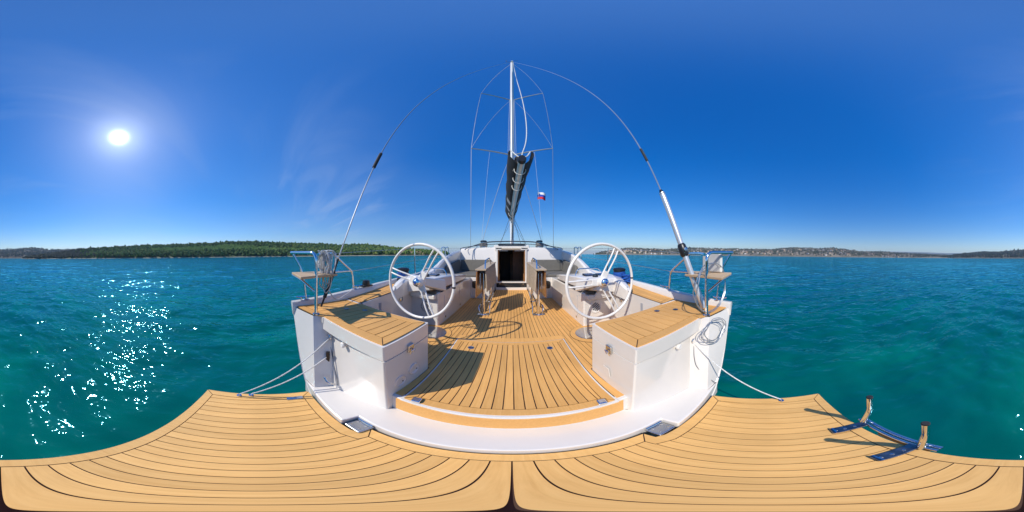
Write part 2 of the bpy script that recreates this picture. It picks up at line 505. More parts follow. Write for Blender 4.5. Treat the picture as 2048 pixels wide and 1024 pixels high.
def ground_mat(name, c1, c2, c3, scale):
    m = bpy.data.materials.new(name); m.use_nodes = True; t = NT(m.node_tree)
    geo = t.n('ShaderNodeNewGeometry').outputs['Position']
    n = t.n('ShaderNodeTexNoise', {'Vector': geo, 'Scale': scale, 'Detail': 8.0, 'Roughness': 0.65}).outputs[0]
    c = t.ramp(n, [(0.35, c1), (0.5, c2), (0.66, c3)])
    z = t.n('ShaderNodeSeparateXYZ', {0: geo}).outputs[2]
    f = t.math('SUBTRACT', 1.0, t.math('DIVIDE', t.math('SUBTRACT', z, WATER_Z), 2.6, clamp=True), clamp=True)
    c = t.mix(t.math('GREATER_THAN', f, 0.60), c, (0.34, 0.29, 0.22))      # bare shore rock and shingle
    b = t.n('ShaderNodeBsdfPrincipled', {'Base Color': c, 'Roughness': 0.95, 'Specular IOR Level': 0.1})
    t.n('ShaderNodeOutputMaterial', {'Surface': b.outputs[0]}); MATS[name] = m


ground_mat('hill_ground', (0.055, 0.085, 0.028), (0.085, 0.115, 0.04), (0.13, 0.14, 0.06), 0.02)
ground_mat('scrub_ground', (0.085, 0.075, 0.055), (0.12, 0.10, 0.075), (0.085, 0.10, 0.05), 0.012)
ground_mat('town_ground', (0.11, 0.11, 0.07), (0.20, 0.17, 0.12), (0.27, 0.23, 0.17), 0.008)
ground_mat('mountain_ground', (0.10, 0.11, 0.10), (0.14, 0.14, 0.12), (0.17, 0.16, 0.14), 0.002)


def leaf_mat(name):
    m = bpy.data.materials.new(name); m.use_nodes = True; t = NT(m.node_tree)
    a = t.n('ShaderNodeVertexColor', layer_name='leaf').outputs[0]
    geo = t.n('ShaderNodeNewGeometry').outputs['Position']
    n = t.n('ShaderNodeTexNoise', {'Vector': geo, 'Scale': 1.2, 'Detail': 4.0}).outputs[0]
    k = t.math('MULTIPLY_ADD', n, 1.0, 0.5)
    c = t.mix(1.0, a, t.n('ShaderNodeCombineColor', {0: k, 1: k, 2: k}).outputs[0], 'MULTIPLY')
    b = t.n('ShaderNodeBsdfPrincipled', {'Base Color': c, 'Roughness': 0.9, 'Specular IOR Level': 0.15})
    t.n('ShaderNodeOutputMaterial', {'Surface': b.outputs[0]}); MATS[name] = m
leaf_mat('leaves')


def ico():
    bm = bmesh.new(); bmesh.ops.create_icosphere(bm, subdivisions=1, radius=1)
    v = np.array([list(p.co) for p in bm.verts]); f = np.array([[q.index for q in p.verts] for p in bm.faces]); bm.free()
    return v, f
ICO_V, ICO_F = ico()


def forest(name, terr, n, size, colors, label, seed, patch=None):
    """a far wood: every tree a jittered crown of two clumps, one object"""
    rng = np.random.RandomState(seed); VV = []; FF = []; CC = []; b = 0
    for i in range(n):
        u = terr.u0 + (terr.u1 - terr.u0) * rng.rand(); t = 0.03 + 1.0 * rng.rand() ** 0.85
        p = terr.point(u, t)
        if p[2] < WATER_Z + 0.6: continue
        pv = patch(u, t) if patch else None
        sz = size * (0.55 + 0.75 * rng.rand()); col = np.array(colors[rng.randint(len(colors))]) * (0.65 + 0.7 * rng.rand())
        if pv is not None:
            if rng.rand() > pv[2]: continue
            sz *= pv[0]; col = np.array(pv[1]) * (0.75 + 0.5 * rng.rand())
        tall = 1.0 + 0.5 * (rng.rand() < 0.25)
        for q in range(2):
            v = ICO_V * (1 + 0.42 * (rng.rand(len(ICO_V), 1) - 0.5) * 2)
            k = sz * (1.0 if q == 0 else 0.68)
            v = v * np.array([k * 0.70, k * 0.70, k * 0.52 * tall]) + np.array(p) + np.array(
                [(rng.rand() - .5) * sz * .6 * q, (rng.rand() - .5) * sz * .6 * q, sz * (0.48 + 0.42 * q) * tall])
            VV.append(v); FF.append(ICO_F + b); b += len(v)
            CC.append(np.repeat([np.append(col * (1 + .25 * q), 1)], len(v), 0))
    V = np.vstack(VV); F = np.vstack(FF); C = np.vstack(CC)
    me = bpy.data.meshes.new(name)
    me.from_pydata(V.tolist(), [], F.tolist())
    ca = me.color_attributes.new('leaf', 'FLOAT_COLOR', 'POINT'); ca.data.foreach_set('color', C.astype(np.float32).ravel())
    me.materials.append(MATS['leaves'])
    o = bpy.data.objects.new(name, me); COL.objects.link(o)
    tag(o, label, 'wood', kind='stuff'); return o


def sky_from(pts): return pts

HILL_SKY = [(30, 516), (110, 504), (160, 497), (230, 493.5), (300, 490.5), (370, 488.5), (430, 486), (452, 483), (500, 483), (549, 485), (607, 486.5),
            (652, 488), (678, 490), (731, 488.5), (753, 491), (785, 495), (830, 498.5), (870, 503), (910, 508)]
hill = Terrain('wooded_hill', HILL_SKY, 300, 480, 2.6, 'hill_ground', 'long low green hill behind the left pushpit', 11, rough=3.0)
PINE = [(0.072, 0.122, 0.028), (0.10, 0.160, 0.034), (0.080, 0.130, 0.038), (0.15, 0.185, 0.042)]
def grove(u, t):
    if 300 < u < 610 and 0.26 + 0.00025 * abs(u - 470) < t < 0.86 - 0.0012 * abs(u - 450): return (0.62, (0.21, 0.29, 0.062), 0.75)
    if u < 150 + 110 * random.random(): return (0.7, (0.10, 0.095, 0.06), 0.8)
    return None
forest('woods', hill, 21000, 3.5, PINE, 'dense dark green pine wood covering the near hill', 5, grove)

ridge = Terrain('distant_ridge', [(1880, 514), (1915, 508), (1940, 505.5), (1962, 502.5), (1994, 503), (2029, 499), (2060, 498), (2110, 494), (2150, 498.5), (2200, 497), (2260, 496), (2330, 498), (2400, 512)],
                1000, 1700, 7, 'scrub_ground', 'low brown scrub ridge on the far left shore', 21, rough=8)
forest('ridge_scrub', ridge, 4200, 8, [(0.05, 0.055, 0.032), (0.07, 0.062, 0.04), (0.045, 0.062, 0.03)], 'scrubby trees on the distant brown ridge', 6)

TOWN_SKY = [(1175, 511), (1205, 504), (1240, 498.5), (1256, 496), (1297, 497.5), (1337, 499), (1378, 495), (1415, 497), (1479, 498), (1544, 499), (1569, 496), (1593, 495),
            (1640, 497.5), (1663, 495.8), (1698, 500), (1722, 503), (1762, 503.5), (1806, 505), (1850, 507), (1895, 509), (1925, 514)]
TOWN_SKY = [(u_, v_ - 1.6 if 1200 < u_ < 1800 else v_) for u_, v_ in TOWN_SKY]
town = Terrain('town_hillside', TOWN_SKY, 1150, 1900, 7, 'town_ground', 'hazy hillside with a spread out town on the right shore', 31, rough=9, shape=0.7)
forest('town_trees', town, 5200, 6, [(0.045, 0.06, 0.03), (0.06, 0.07, 0.035), (0.085, 0.08, 0.05)], 'trees scattered between the houses of the far town', 8)
mount = Terrain('far_mountains', [(1690, 515), (1730, 505), (1762, 503), (1806, 503.6), (1862, 505), (1893, 506.4), (1928, 506), (1970, 503), (2010, 503), (2070, 512)],
                4200, 6500, 0, 'mountain_ground', 'faint blue mountains on the far horizon', 41, rough=30)

for nm, c in (('house_white', (0.62, 0.60, 0.56)), ('house_cream', (0.55, 0.46, 0.33)), ('house_ochre', (0.46, 0.33, 0.20))):
    principled(nm, c, 0.8)
principled('roof_tile', (0.30, 0.17, 0.11), 0.85, var=0.2)


def house_mesh(kind, storeys, w, d):
    mb = MB(); hh = 3.0 * storeys
    mb.box(-w / 2, w / 2, -d / 2, d / 2, -4, hh)
    e = 0.6
    mb.add([(-w / 2 - e, -d / 2 - e, hh + .02), (w / 2 + e, -d / 2 - e, hh + .02), (w / 2 + e, d / 2 + e, hh + .02), (-w / 2 - e, d / 2 + e, hh + .02), (-w / 2 - e, 0, hh + d * .26), (w / 2 + e, 0, hh + d * .26)],
           [(0, 1, 5, 4), (2, 3, 4, 5), (0, 4, 3), (1, 2, 5), (3, 2, 1, 0)], mi=1)
    me = bpy.data.meshes.new('house')
    me.from_pydata(mb.v, [], mb.f); me.polygons.foreach_set('material_index', mb.mi)
    me.materials.append(MATS[kind]); me.materials.append(MATS['roof_tile'])
    return me


HM = {k: [house_mesh(k, s, w, d) for s, w, d in ((2, 12, 9), (3, 16, 11), (2, 18, 10))] for k in ('house_white', 'house_cream', 'house_ochre')}
rh = random.Random(4)
HL = {'house_white': 'tiny white house with tiled roof on the far town hillside', 'house_cream': 'tiny cream house with tiled roof on the far town hillside',
      'house_ochre': 'tiny ochre house with tiled roof on the far town hillside'}
clus = [(1215, 1262, 60, .02, .7), (1255, 1345, 45, .03, .9), (1380, 1500, 55, .03, .8), (1480, 1560, 30, .03, .6), (1560, 1700, 60, .02, .85), (1690, 1800, 26, .02, .3)]
for u0, u1, n, t0, t1 in clus:
    for i in range(n):
        u = rh.uniform(u0, u1); t = t0 + (t1 - t0) * rh.random() ** 1.25
        p = town.point(u, t); k = rh.choice(['house_white', 'house_white', 'house_cream', 'house_cream', 'house_ochre'])
        o = bpy.data.objects.new('house', rh.choice(HM[k])); COL.objects.link(o)
        o.location = (p[0], p[1], p[2] + 2.5); o.rotation_euler.z = -R((u - 1024) * .1758) + rh.uniform(-.6, .6)
        s_ = rh.uniform(.6, 1.0); o.scale = (s_, s_, s_)
        tag(o, HL[k], 'house', 'houses of the town across the bay, ' + k.split('_')[1])
for i in range(9):
    u = rh.uniform(812, 872); p = hill.point(u, rh.uniform(.04, .16)); k = rh.choice(['house_cream', 'house_ochre'])
    o = bpy.data.objects.new('house', rh.choice(HM[k])); COL.objects.link(o); o.location = (p[0], p[1], p[2] + 0.3); o.scale = (.45, .45, .45)
    o.rotation_euler.z = rh.uniform(0, 3)
    tag(o, 'small %s house at the foot of the wooded hill' % k.split('_')[1], 'house', 'houses under the wooded hill, ' + k.split('_')[1])

# ------------------------------------------------------------------ the yacht
yacht = tag(empty('sailing_yacht', (0, 5, -1.85)), 'white sailing yacht with twin wheels and pale planked decks, seen from its stern', 'yacht')


def hb(y): return float(np.interp(y, [.47, 1.3, 2.2, 4, 6, 8, 10, 11.6, 12.6, 13.0], [2.03, 2.10, 2.16, 2.22, 2.20, 1.98, 1.5, .85, .3, .04]))
def zs(y): return float(np.interp(y, [.47, 2.2, 6, 13], [-.59, -.468, -.30, 0.02]))
def zdeck(x, y): return float(np.interp(y, [1.2, 1.32, 2.3, 3.0, 6, 13], [-.640, -.636, -.530, -.49, -.356, -.036]))


# hull: sections from the transom to the bow
def hull_ring(s, y, yoff=0.0):
    q = hb(y) / 2.03; f = float(np.interp(y, [.47, 3, 8, 13], [0, .15, .1, -.25]))
    prof = [(2.03, 0.0), (1.985, -.12), (1.87, -.28), (1.74, -.51), (1.59, -.72), (1.40, -.91), (1.10, -1.10), (.6, -1.32), (.0, -1.45)]
    out = []
    for w, dz in prof:
        ww = w * q * (1 + f * (2.03 - w) / 2.03)
        out.append((X(s, max(ww, 0)), y + 0.02 * dz, zs(y) + dz * float(np.interp(y, [.47, 6, 13], [1, 1.05, 1.15]))))
    return out
for s in (-1, 1):
    ys = [.47, .8, 1.3, 2, 3, 4, 5, 6, 7, 8, 9, 10, 11, 12, 12.6, 13.0]
    MB().loft([hull_ring(s, y) for y in ys]).build('hull_side', 'hull_paint', yacht)
    # bulwark rail along the deck edge
    rings = []
    for y in [.45, .5, .8, 1.3, 2, 3, 4, 5, 6, 7, 8, 9, 10, 11, 12, 12.6, 12.95]:
        b = hb(max(y, .47)); z = zs(max(y, .47)); w = min(.085, b)
        rings.append([(X(s, b + .003), y, z - .035), (X(s, b + .006), y, z - .02), (X(s, b - .008), y, z + .003), (X(s, b - w + .02), y, z + .003), (X(s, b - w), y, z - .015), (X(s, b - w), y, z - .16)])
    MB().loft(rings, caps=True, closed=True).build('bulwark', 'gelcoat', yacht, sharp=60)

# transom: quarter pillars, cheeks, locker fronts and the ledge
A, B, C, D, E_, F_ = (2.0, .468), (1.59, .59), (1.505, .663), (.72, .732), (.725, 1.325), (1.71, 1.315)
A2, B2, C2, D2 = (1.455, .462), (1.28, .49), (1.19, .60), (.705, .757)
TZ = SEAT_Z - .012
CB, CB2 = (1.545, .785), (1.245, .64)
for s in (-1, 1):
    t3 = lambda p, z: (X(s, p[0]), p[1], z)
    prof = [(2.008, TZ), (1.985, -.71), (1.87, -.87), (1.74, -1.10), (1.59, -1.31), (1.46, LEDGE_Z)]
    kz = lambda z: (z - TZ) / (LEDGE_Z - TZ)
    LL = lambda P, Q, z: (X(s, P[0] + (Q[0] - P[0]) * kz(z)), P[1] + (Q[1] - P[1]) * kz(z), z)
    zz_ = np.linspace(TZ, LEDGE_Z - .01, 9)
    pxs = lambda z: float(np.interp(-z, [-q[1] for q in prof], [q[0] for q in prof]))
    mb = MB()
    mb.loft([[(X(s, pxs(z)), .464, z), tuple(Vector((X(s, pxs(z)), .464, z)).lerp(Vector(LL(B, B2, z)), .5)), LL(B, B2, z)] for z in zz_])
    mb.loft([[LL(B, B2, z), LL(CB, CB2, z)] for z in zz_])
    mb.build('quarter_pillar', 'gelcoat', yacht, weld=True, sharp=30)
    # stern locker (helm seat box): lid band on top, body below with a recessed seam between
    LID = -.80
    def ring(z, g=0.0, body=False):
        k = (z - TZ) / (LEDGE_Z - TZ)
        m = lambda P, Q: (P[0] + (Q[0] - P[0]) * k, P[1] + (Q[1] - P[1]) * k)
        c, d = (m(CB, CB2) if body else C), m(D, D2)
        return [(X(s, c[0]), c[1] + g, z), (X(s, d[0] + g), d[1] + g, z), (X(s, .725 + g), 1.325 - g, z), (X(s, 1.70), 1.315 - g, z), (X(s, 1.70), .80, z)]
    lock = empty('stern_locker', (X(s, 1.2), 1.0, LEDGE_Z), yacht)
    MB().loft([ring(TZ), ring(LID + .006)], closed=True, caps=True, smooth=False).build('lid', 'gelcoat', lock, bevel=.012, seg=3)
    MB().loft([ring(LID - .03, .010, True), ring(LID + .03, .010, True)], closed=True, caps=True, smooth=False).build('lid_seam', 'caulk' if False else 'gelcoat', lock)
    MB().loft([ring(LID - .004, 0, True), ring(LEDGE_Z - .02, 0, True)], closed=True, caps=True, smooth=False).build('locker_body', 'gelcoat', lock, bevel=.016, seg=3)
    # stainless latch on the inner side, white knob on the aft face
    ly = 1.02
    la = MB().box(X(s, .722), X(s, .700), ly - .035, ly + .035, -.83, -.755).build('latch', 'brushed_steel', lock, bevel=.006)
    MB().tube(fillet([(X(s, .70), ly - .022, -.845), (X(s, .685), ly - .022, -.80), (X(s, .685), ly + .022, -.80), (X(s, .70), ly + .022, -.845)], .01), .005).build('latch_bail', 'steel', la)
    k = .17; ky = .655
    MB().lathe([(.0, -.03), (.022, -.03), (.024, 0), (.018, .012), (.030, .022), (.030, .040), (.020, .048), (0, .048)], (X(s, 1.20), .752, -.86), (0, -1, 0)).build('pull_knob', 'white_paint', lock)
    if s < 0:                                            # two round finger recesses with a moulded rim
        for yy, zz in ((.90, -1.12), (1.075, -1.075)):
            MB().lathe([(.0, -.012), (.040, -.012), (.050, -.004), (.058, .004), (.064, .002), (.066, -.01)], (X(s, .712), yy, zz), (1, 0, 0), n=28).build('round_recess', 'gelcoat', lock)
            MB().lathe([(0, 0), (.006, 0), (.006, .006), (0, .006)], (X(s, .702), yy + .01, zz + .005), (1, 0, 0), n=10).build('recess_button', 'black', lock)
    else:
        MB().hexa([(X(s, .712 + d), y, z) for d in (0, -.006) for y, z in ((1.02, -1.02), (1.10, -1.02), (1.08, -1.12), (1.00, -1.12))]).build('drain_cover', 'gelcoat', lock, bevel=.002)
    # planked seat top
    out = [(X(s, 1.985), .497), (X(s, 1.60), .602), (X(s, 1.51), .676), (X(s, .738), .748), (X(s, .742), 1.300), (X(s, 1.71), 1.292), (X(s, 2.005), 1.262)]
    if area2(out) < 0: out = out[::-1]
    top = empty('seat_deck', (X(s, 1.4), .95, SEAT_Z), yacht)
    ngon_sheet(inset(out, .004), SEAT_Z - .004).build('caulking', 'caulk', top)
    inn = inset(out, .085)
    border(top, out, inn, [(i, i + 1) for i in range(len(out))], .007, SEAT_Z)
    planks(top, inset(inn, .0035), X(s, .80), s * .098 if s > 0 else .098, .008, SEAT_Z)
    # two small flush lifting rings
    for xx, yy in ((1.62, 1.02), (1.45, 1.16)):
        MB().lathe([(0, 0), (.030, 0), (.032, .003), (.024, .005), (0, .004)], (X(s, xx), yy, SEAT_Z)).build('lifting_ring', 'plate_steel', top)
    # pillar top lip against the seat
    MB().hexa([(X(s, 1.515), .655, -.72), (X(s, 1.495), .657, -.72), (X(s, 1.495), .72, -.72), (X(s, 1.515), .72, -.72), (X(s, 1.515), .655, -.66), (X(s, 1.495), .657, -.66), (X(s, 1.495), .72, -.66), (X(s, 1.515), .72, -.66)]).build('slot', 'gelcoat', top)
    # side deck with its planks
    inner = [(1.72, 1.285), (1.70, 2.0), (1.75, 2.3), (1.98, 3.2), (2.03, 4.0)]
    outer = [(hb(y) - .085, y) for y in (4.0, 3.2, 2.3, 2.0, 1.285)]
    sd = empty('side_deck', (X(s, 1.9), 2, zs(2) - .06), yacht)
    pl = [(X(s, a), b) for a, b in inner + outer]
    if area2(pl) < 0: pl = pl[::-1]
    ngon_sheet(pl, lambda x, y: zdeck(x, y) - .004).build('caulking', 'caulk', sd)
    o4 = [(X(s, 1.725), 1.29), (X(s, 1.71), 2.0), (X(s, 1.755), 2.3), (X(s, hb(2.3) - .09), 2.3), (X(s, hb(2.0) - .09), 2.0), (X(s, hb(1.29) - .09), 1.29)]
    if area2(o4) < 0: o4 = o4[::-1]
    i4 = inset(o4, .05)
    k0 = 0
    border(sd, o4, i4, [(i, i + 1) for i in range(6)], .006, zdeck)
    planks(sd, inset(i4, .003), X(s, 1.775), .055, .006, zdeck)
    # white gap trim between helm seat and side deck
    MB().hexa([(X(s, 1.70), 1.268, -.70), (X(s, 2.03), 1.240, -.70), (X(s, 2.03), 1.262, -.70), (X(s, 1.70), 1.291, -.70), (X(s, 1.70), 1.268, -.6425), (X(s, 2.03), 1.240, -.6405), (X(s, 2.03), 1.262, -.6405), (X(s, 1.70), 1.291, -.6425)]).build('gap_trim', 'gelcoat', sd)
    # helm well wall, seat-side and outboard
    mb = MB()
    mb.quad((X(s, 1.70), 1.31, FLOOR_Z - .02), (X(s, 1.70), 2.46, FLOOR_Z - .02), (X(s, 1.70), 2.46, -.50), (X(s, 1.70), 2.0, zdeck(0, 2.0) - .006), (X(s, 1.715), 1.29, zdeck(0, 1.29) - .006))
    mb.quad((X(s, 1.70), 1.31, FLOOR_Z - .02), (X(s, 1.725), 1.29, zdeck(0, 1.29) - .006), (X(s, 1.78), 1.29, zdeck(0, 1.29) - .006), (X(s, 1.78), 2.46, zdeck(0, 2.4) - .006), (X(s, 1.70), 2.46, zdeck(0, 2.4) - .006), (X(s, 1.70), 2.0, zdeck(0, 2.0) - .006))
    mb = MB().hexa([(X(s, 1.70), 1.32, FLOOR_Z - .02), (X(s, 1.78), 1.32, FLOOR_Z - .02), (X(s, 1.78), 2.5, FLOOR_Z - .02), (X(s, 1.70), 2.5, FLOOR_Z - .02),
                    (X(s, 1.70), 1.32, zdeck(0, 1.32) - .008), (X(s, 1.78), 1.32, zdeck(0, 1.32) - .008), (X(s, 1.78), 2.5, zdeck(0, 2.5) - .008), (X(s, 1.70), 2.5, zdeck(0, 2.5) - .008)])
    ww = mb.build('helm_well_wall', 'gelcoat', yacht)
    MB().box(X(s, 1.698), X(s, 1.692), 1.62, 1.66, -1.2, -.70).build('seam', 'bag_patch', ww)
    MB().lathe([(0, 0), (.035, 0), (.04, -.012), (.02, -.02), (0, -.02)], (X(s, 1.698), 2.12, -.74), (s, 0, 0)).build('drain_cap', 'brushed_steel', ww)

# ledge across the stern
def led(x): return .56 if abs(x) < .61 else .455
pts = [(-1.45, .458), (-.765, .455), (-.755, .566), (-.612, .566), (0, .568), (.612, .566), (.755, .566), (.765, .455), (1.45, .458),
       (1.28, .49), (1.245, .66), (.705, .80), (.68, .82), (-.68, .82), (-.705, .80), (-1.245, .66), (-1.28, .49)]
poly = [(CX + a, b) for a, b in pts]
MB().prism(poly, -1.66, LEDGE_Z).build('transom_ledge', 'gelcoat', yacht, bevel=.014, seg=3)
MB().box(CX - 1.3, CX + 1.3, .58, .62, -2.3, -1.5).build('transom_plate', 'hull_paint', yacht)
MB().box(CX - .72, CX + .72, .806, .87, -1.5, FLOOR_Z - .003).build('transom_riser', 'gelcoat', yacht, bevel=.008)
MB().box(CX - .672, CX + .672, .799, .8075, -1.425, -1.260).build('riser_plank', 'teak', yacht, bevel=.002)
# dark rubber line of the recess in each corner of the ledge
for s in (-1, 1):
    hp = MB().box(X(s, .615), X(s, .750), .462, .568, -1.515, -1.484).build('hinge_plate', 'brushed_steel', yacht, bevel=.008)
    for bx, by in ((.65, .49), (.72, .49), (.65, .535), (.72, .535)):
        MB().lathe([(0, 0), (.009, 0), (.007, .004), (0, .004)], (X(s, bx), by, -1.485), n=10).build('bolt', 'steel', hp)
    MB().tube([(X(s, .62), .560, -1.470), (X(s, .745), .560, -1.470)], .012, 10).build('hinge_pin', 'steel', hp)

# ------------------------------------------------------------------ swim platform
plat = empty('swim_platform', (CX, 0, PLAT_Z - .07), yacht)
pc = -.036
outer = []
for i in range(13):
    t = -1 + 2 * i / 12; outer.append((pc + 1.31 * t, -.497 + .088 * t * t))
front = [(1.268, .436), (.76, .452), (.66, .458), (.612, .475), (.603, .545), (.3, .552), (0, .554), (-.3, .552), (-.603, .545), (-.612, .475), (-.66, .458), (-.76, .452), (-1.268, .436)]
outer += [(pc + a, b) for a, b in front]
MB().prism(inset(outer, .004), PLAT_Z - .075, PLAT_Z - .009).build('platform_body', 'gelcoat', plat, bevel=.008)
ngon_sheet(inset(outer, .006), PLAT_Z - .005).build('caulking', 'caulk', plat)
inner = inset(outer, .070)
border(plat, outer, inner, [(0, 12), (12, 13), (13, 17), (17, 21), (21, 25), (25, 26)], .006, PLAT_Z, 'platform_teak')
planks(plat, inset(inner, .003), 0.0, .0645, .0050, PLAT_Z, 'platform_teak')
cl = MB().box(-1.245, -1.205, .235, .36, PLAT_Z, PLAT_Z + .006).build('hatch_plate', 'floor_plate', plat, bevel=.002)
for x, y in ((-1.30, -.135), (-1.31, -.04), (1.22, -.10)):
    rr = MB().lathe([(0, 0), (.02, 0), (.02, .004), (0, .004)], (x, y, PLAT_Z)).build('pad_eye', 'steel', plat)
    MB().tube([(x + .014 * math.cos(a), y, PLAT_Z + .012 + .014 * math.sin(a)) for a in np.linspace(0, 6.28, 13)[:-1]], .0035, 6, True).build('eye_ring', 'steel', rr)

# boarding ladder folded on the aft edge
lad = empty('boarding_ladder', (.56, -.47, PLAT_Z), yacht)
for x0 in (.745, .40):
    y1 = -.37
    MB().hexa([(x0 - .03, -.305, PLAT_Z + .002), (x0 + .032, -.305, PLAT_Z + .002), (x0 + .032, -.515, PLAT_Z + .002), (x0 - .03, -.515, PLAT_Z + .002),
               (x0 - .03, -.305, PLAT_Z + .012), (x0 + .032, -.305, PLAT_Z + .012), (x0 + .032, -.515, PLAT_Z + .016), (x0 - .03, -.515, PLAT_Z + .016)])  .build('bracket_plate', 'plate_steel', lad, bevel=.006)
    for b in (-.33, -.38, -.44):
        MB().lathe([(0, 0), (.010, 0), (.007, .005), (0, .005)], (x0, b, PLAT_Z + .013), n=10).build('bolt', 'brushed_steel', lad)
    MB().box(x0 - .03, x0 + .03, -.325, -.318, PLAT_Z + .012, PLAT_Z + .022).build('bracket_lip', 'steel', lad)
    xa = x0 + (.02 if x0 > .6 else -.03)
    pth = fillet([(xa, -.50, PLAT_Z - .015), (xa + .0, -.505, PLAT_Z + .02), (xa + .02, -.565, PLAT_Z + .15), (xa + .02, -.565, PLAT_Z + .36)], .05)
    MB().tube(pth, .021, 12).build('hand_post', 'steel', lad)
    MB().lathe([(.0, 0), (.0212, 0), (.0212, .010), (.018, .014), (0, .014)], (xa + .02, -.565, PLAT_Z + .355)).build('end_cap', 'black_rubber', lad)
for yy, rr_, m in ((-.515, .013, 'steel'), (-.548, .016, 'steel')):
    MB().tube([(.30, yy, PLAT_Z - .01), (.82, yy, PLAT_Z - .01)], rr_, 10).build('rung', 'brushed_steel', lad)
MB().box(.33, .63, -.528, -.50, PLAT_Z - .06, PLAT_Z - .028).build('wood_tread', 'orange_wood', lad, bevel=.006)

# ------------------------------------------------------------------ cockpit floor
cf = empty('cockpit_floor', (CX, 3, FLOOR_Z), yacht)
W0 = .063
MB().prism([(CX - 1.72, 1.30), (CX - .73, 1.30), (CX - .73, .84), (CX + .73, .84), (CX + .73, 1.30), (CX + 1.72, 1.30), (CX + 1.72, 2.5), (CX + 1.2, 2.5), (CX + 1.2, 4.65), (CX + .62, 4.65), (CX + .62, 5.92),
            (CX - .62, 5.92), (CX - .62, 4.65), (CX - 1.2, 4.65), (CX - 1.2, 2.5), (CX - 1.72, 2.5)], FLOOR_Z - .05, FLOOR_Z - .004).build('caulking', 'caulk', cf)
def rect(x0, x1, y0, y1): return [(CX + x0, y0), (CX + x1, y0), (CX + x1, y1), (CX + x0, y1)]
planks(cf, rect(-.567, .567, 2.256, 5.80), CX, W0, .0078, FLOOR_Z)
for s in (-1, 1):
    for a, b, y0, y1 in ((.567, .7352, 2.256, 4.60), (.738, 1.165, 1.34, 4.60), (1.165, 1.685, 1.34, 2.43)):
        x0, x1 = (a, b) if s > 0 else (-b, -a)
        if a == .738:                         # stop short of the round footplate collar
            planks(cf, rect(x0, x1, 2.60, y1), CX, W0, .0078, FLOOR_Z)
            planks(cf, [(X(s, .738), 1.34), (X(s, 1.165), 1.34), (X(s, 1.165), 2.597), (X(s, .738), 2.597)], CX, W0, .0078, FLOOR_Z)
        else: planks(cf, rect(x0, x1, y0, y1), CX, W0, .0078, FLOOR_Z)
    # beside the hatch
    MB().prism([(X(s, .650), .84), (X(s, .716), .84), (X(s, .718), 1.335), (X(s, .7352), 1.34), (X(s, .7352), 2.125), (X(s, .728), 2.125)], FLOOR_Z - .012, FLOOR_Z).build('plank', 'teak', cf)
    # round polished footplate with its teak collar
    c = (X(s, 1.15), 2.16)
    col = MB(); n = 40
    ro, ri = .305, .225
    ringp = lambda r, z: [(c[0] + r * math.cos(2 * math.pi * k / n), c[1] + r * math.sin(2 * math.pi * k / n), z) for k in range(n)]
    MB().loft([ringp(ro + .007, FLOOR_Z - .01), ringp(ro + .007, FLOOR_Z + .0035), ringp(ri, FLOOR_Z + .0035), ringp(ri, FLOOR_Z - .01)], closed=True).build('collar_seam', 'caulk', cf)
    MB().loft([ringp(ro, FLOOR_Z - .01), ringp(ro, FLOOR_Z + .006), ringp(ri, FLOOR_Z + .006), ringp(ri, FLOOR_Z - .01)], closed=True).build('collar_plank', 'teak', cf)
    MB().lathe([(0, 0), (ri + .004, 0), (ri + .004, .010), (ri - .01, .013), (0, .014)], (c[0], c[1], FLOOR_Z), n=40).build('foot_plate', 'floor_plate', cf)
MB().prism(inset(rect(-.735, .735, 2.132, 2.254), .002), FLOOR_Z - .012, FLOOR_Z).build('border_plank', 'teak', cf)
MB().prism(rect(-.56, .56, 5.805, 5.88), FLOOR_Z - .012, FLOOR_Z).build('border_plank', 'teak', cf)
# floor hatch with white rim
ha = empty('floor_hatch', (CX, 1.4, FLOOR_Z), yacht)
tz = FLOOR_Z + .004
tr = [(CX - .640, .800), (CX - .3, .812), (CX, .816), (CX + .3, .812), (CX + .640, .800), (CX + .722, 2.125), (CX - .722, 2.125)]
MB().prism(tr, FLOOR_Z - .03, FLOOR_Z + .002).build('rim', 'gelcoat', ha, bevel=.004)
ti = inset(tr, .016); tb = inset(tr, .085)
ngon_sheet(inset(tr, .020), FLOOR_Z + .003).build('caulking', 'caulk', ha)
border(ha, ti, tb, [(0, 4), (4, 5), (5, 6), (6, 7)], .006, FLOOR_Z + .008)
planks(ha, inset(tb, .003), CX + .0315, W0, .0074, FLOOR_Z + .008)
for s in (-1, 1):
    lt = MB().lathe([(0, 0), (.036, 0), (.038, .004), (.030, .007), (.026, .004), (0, .004)], (X(s, .47), 1.90, FLOOR_Z + .008), n=24).build('ring_latch', 'brushed_steel', ha)
    MB().box(X(s, .47) - .02, X(s, .47) + .02, 1.893, 1.907, FLOOR_Z + .012, FLOOR_Z + .017).build('latch_bar', 'black', lt)
    MB().hexa([(X(s, a), y, FLOOR_Z + z) for z in (.005, .034) for a, y in ((.50, .815), (.56, .806), (.57, .86), (.51, .87))]).build('corner_fitting', 'steel', ha, bevel=.010, seg=3)

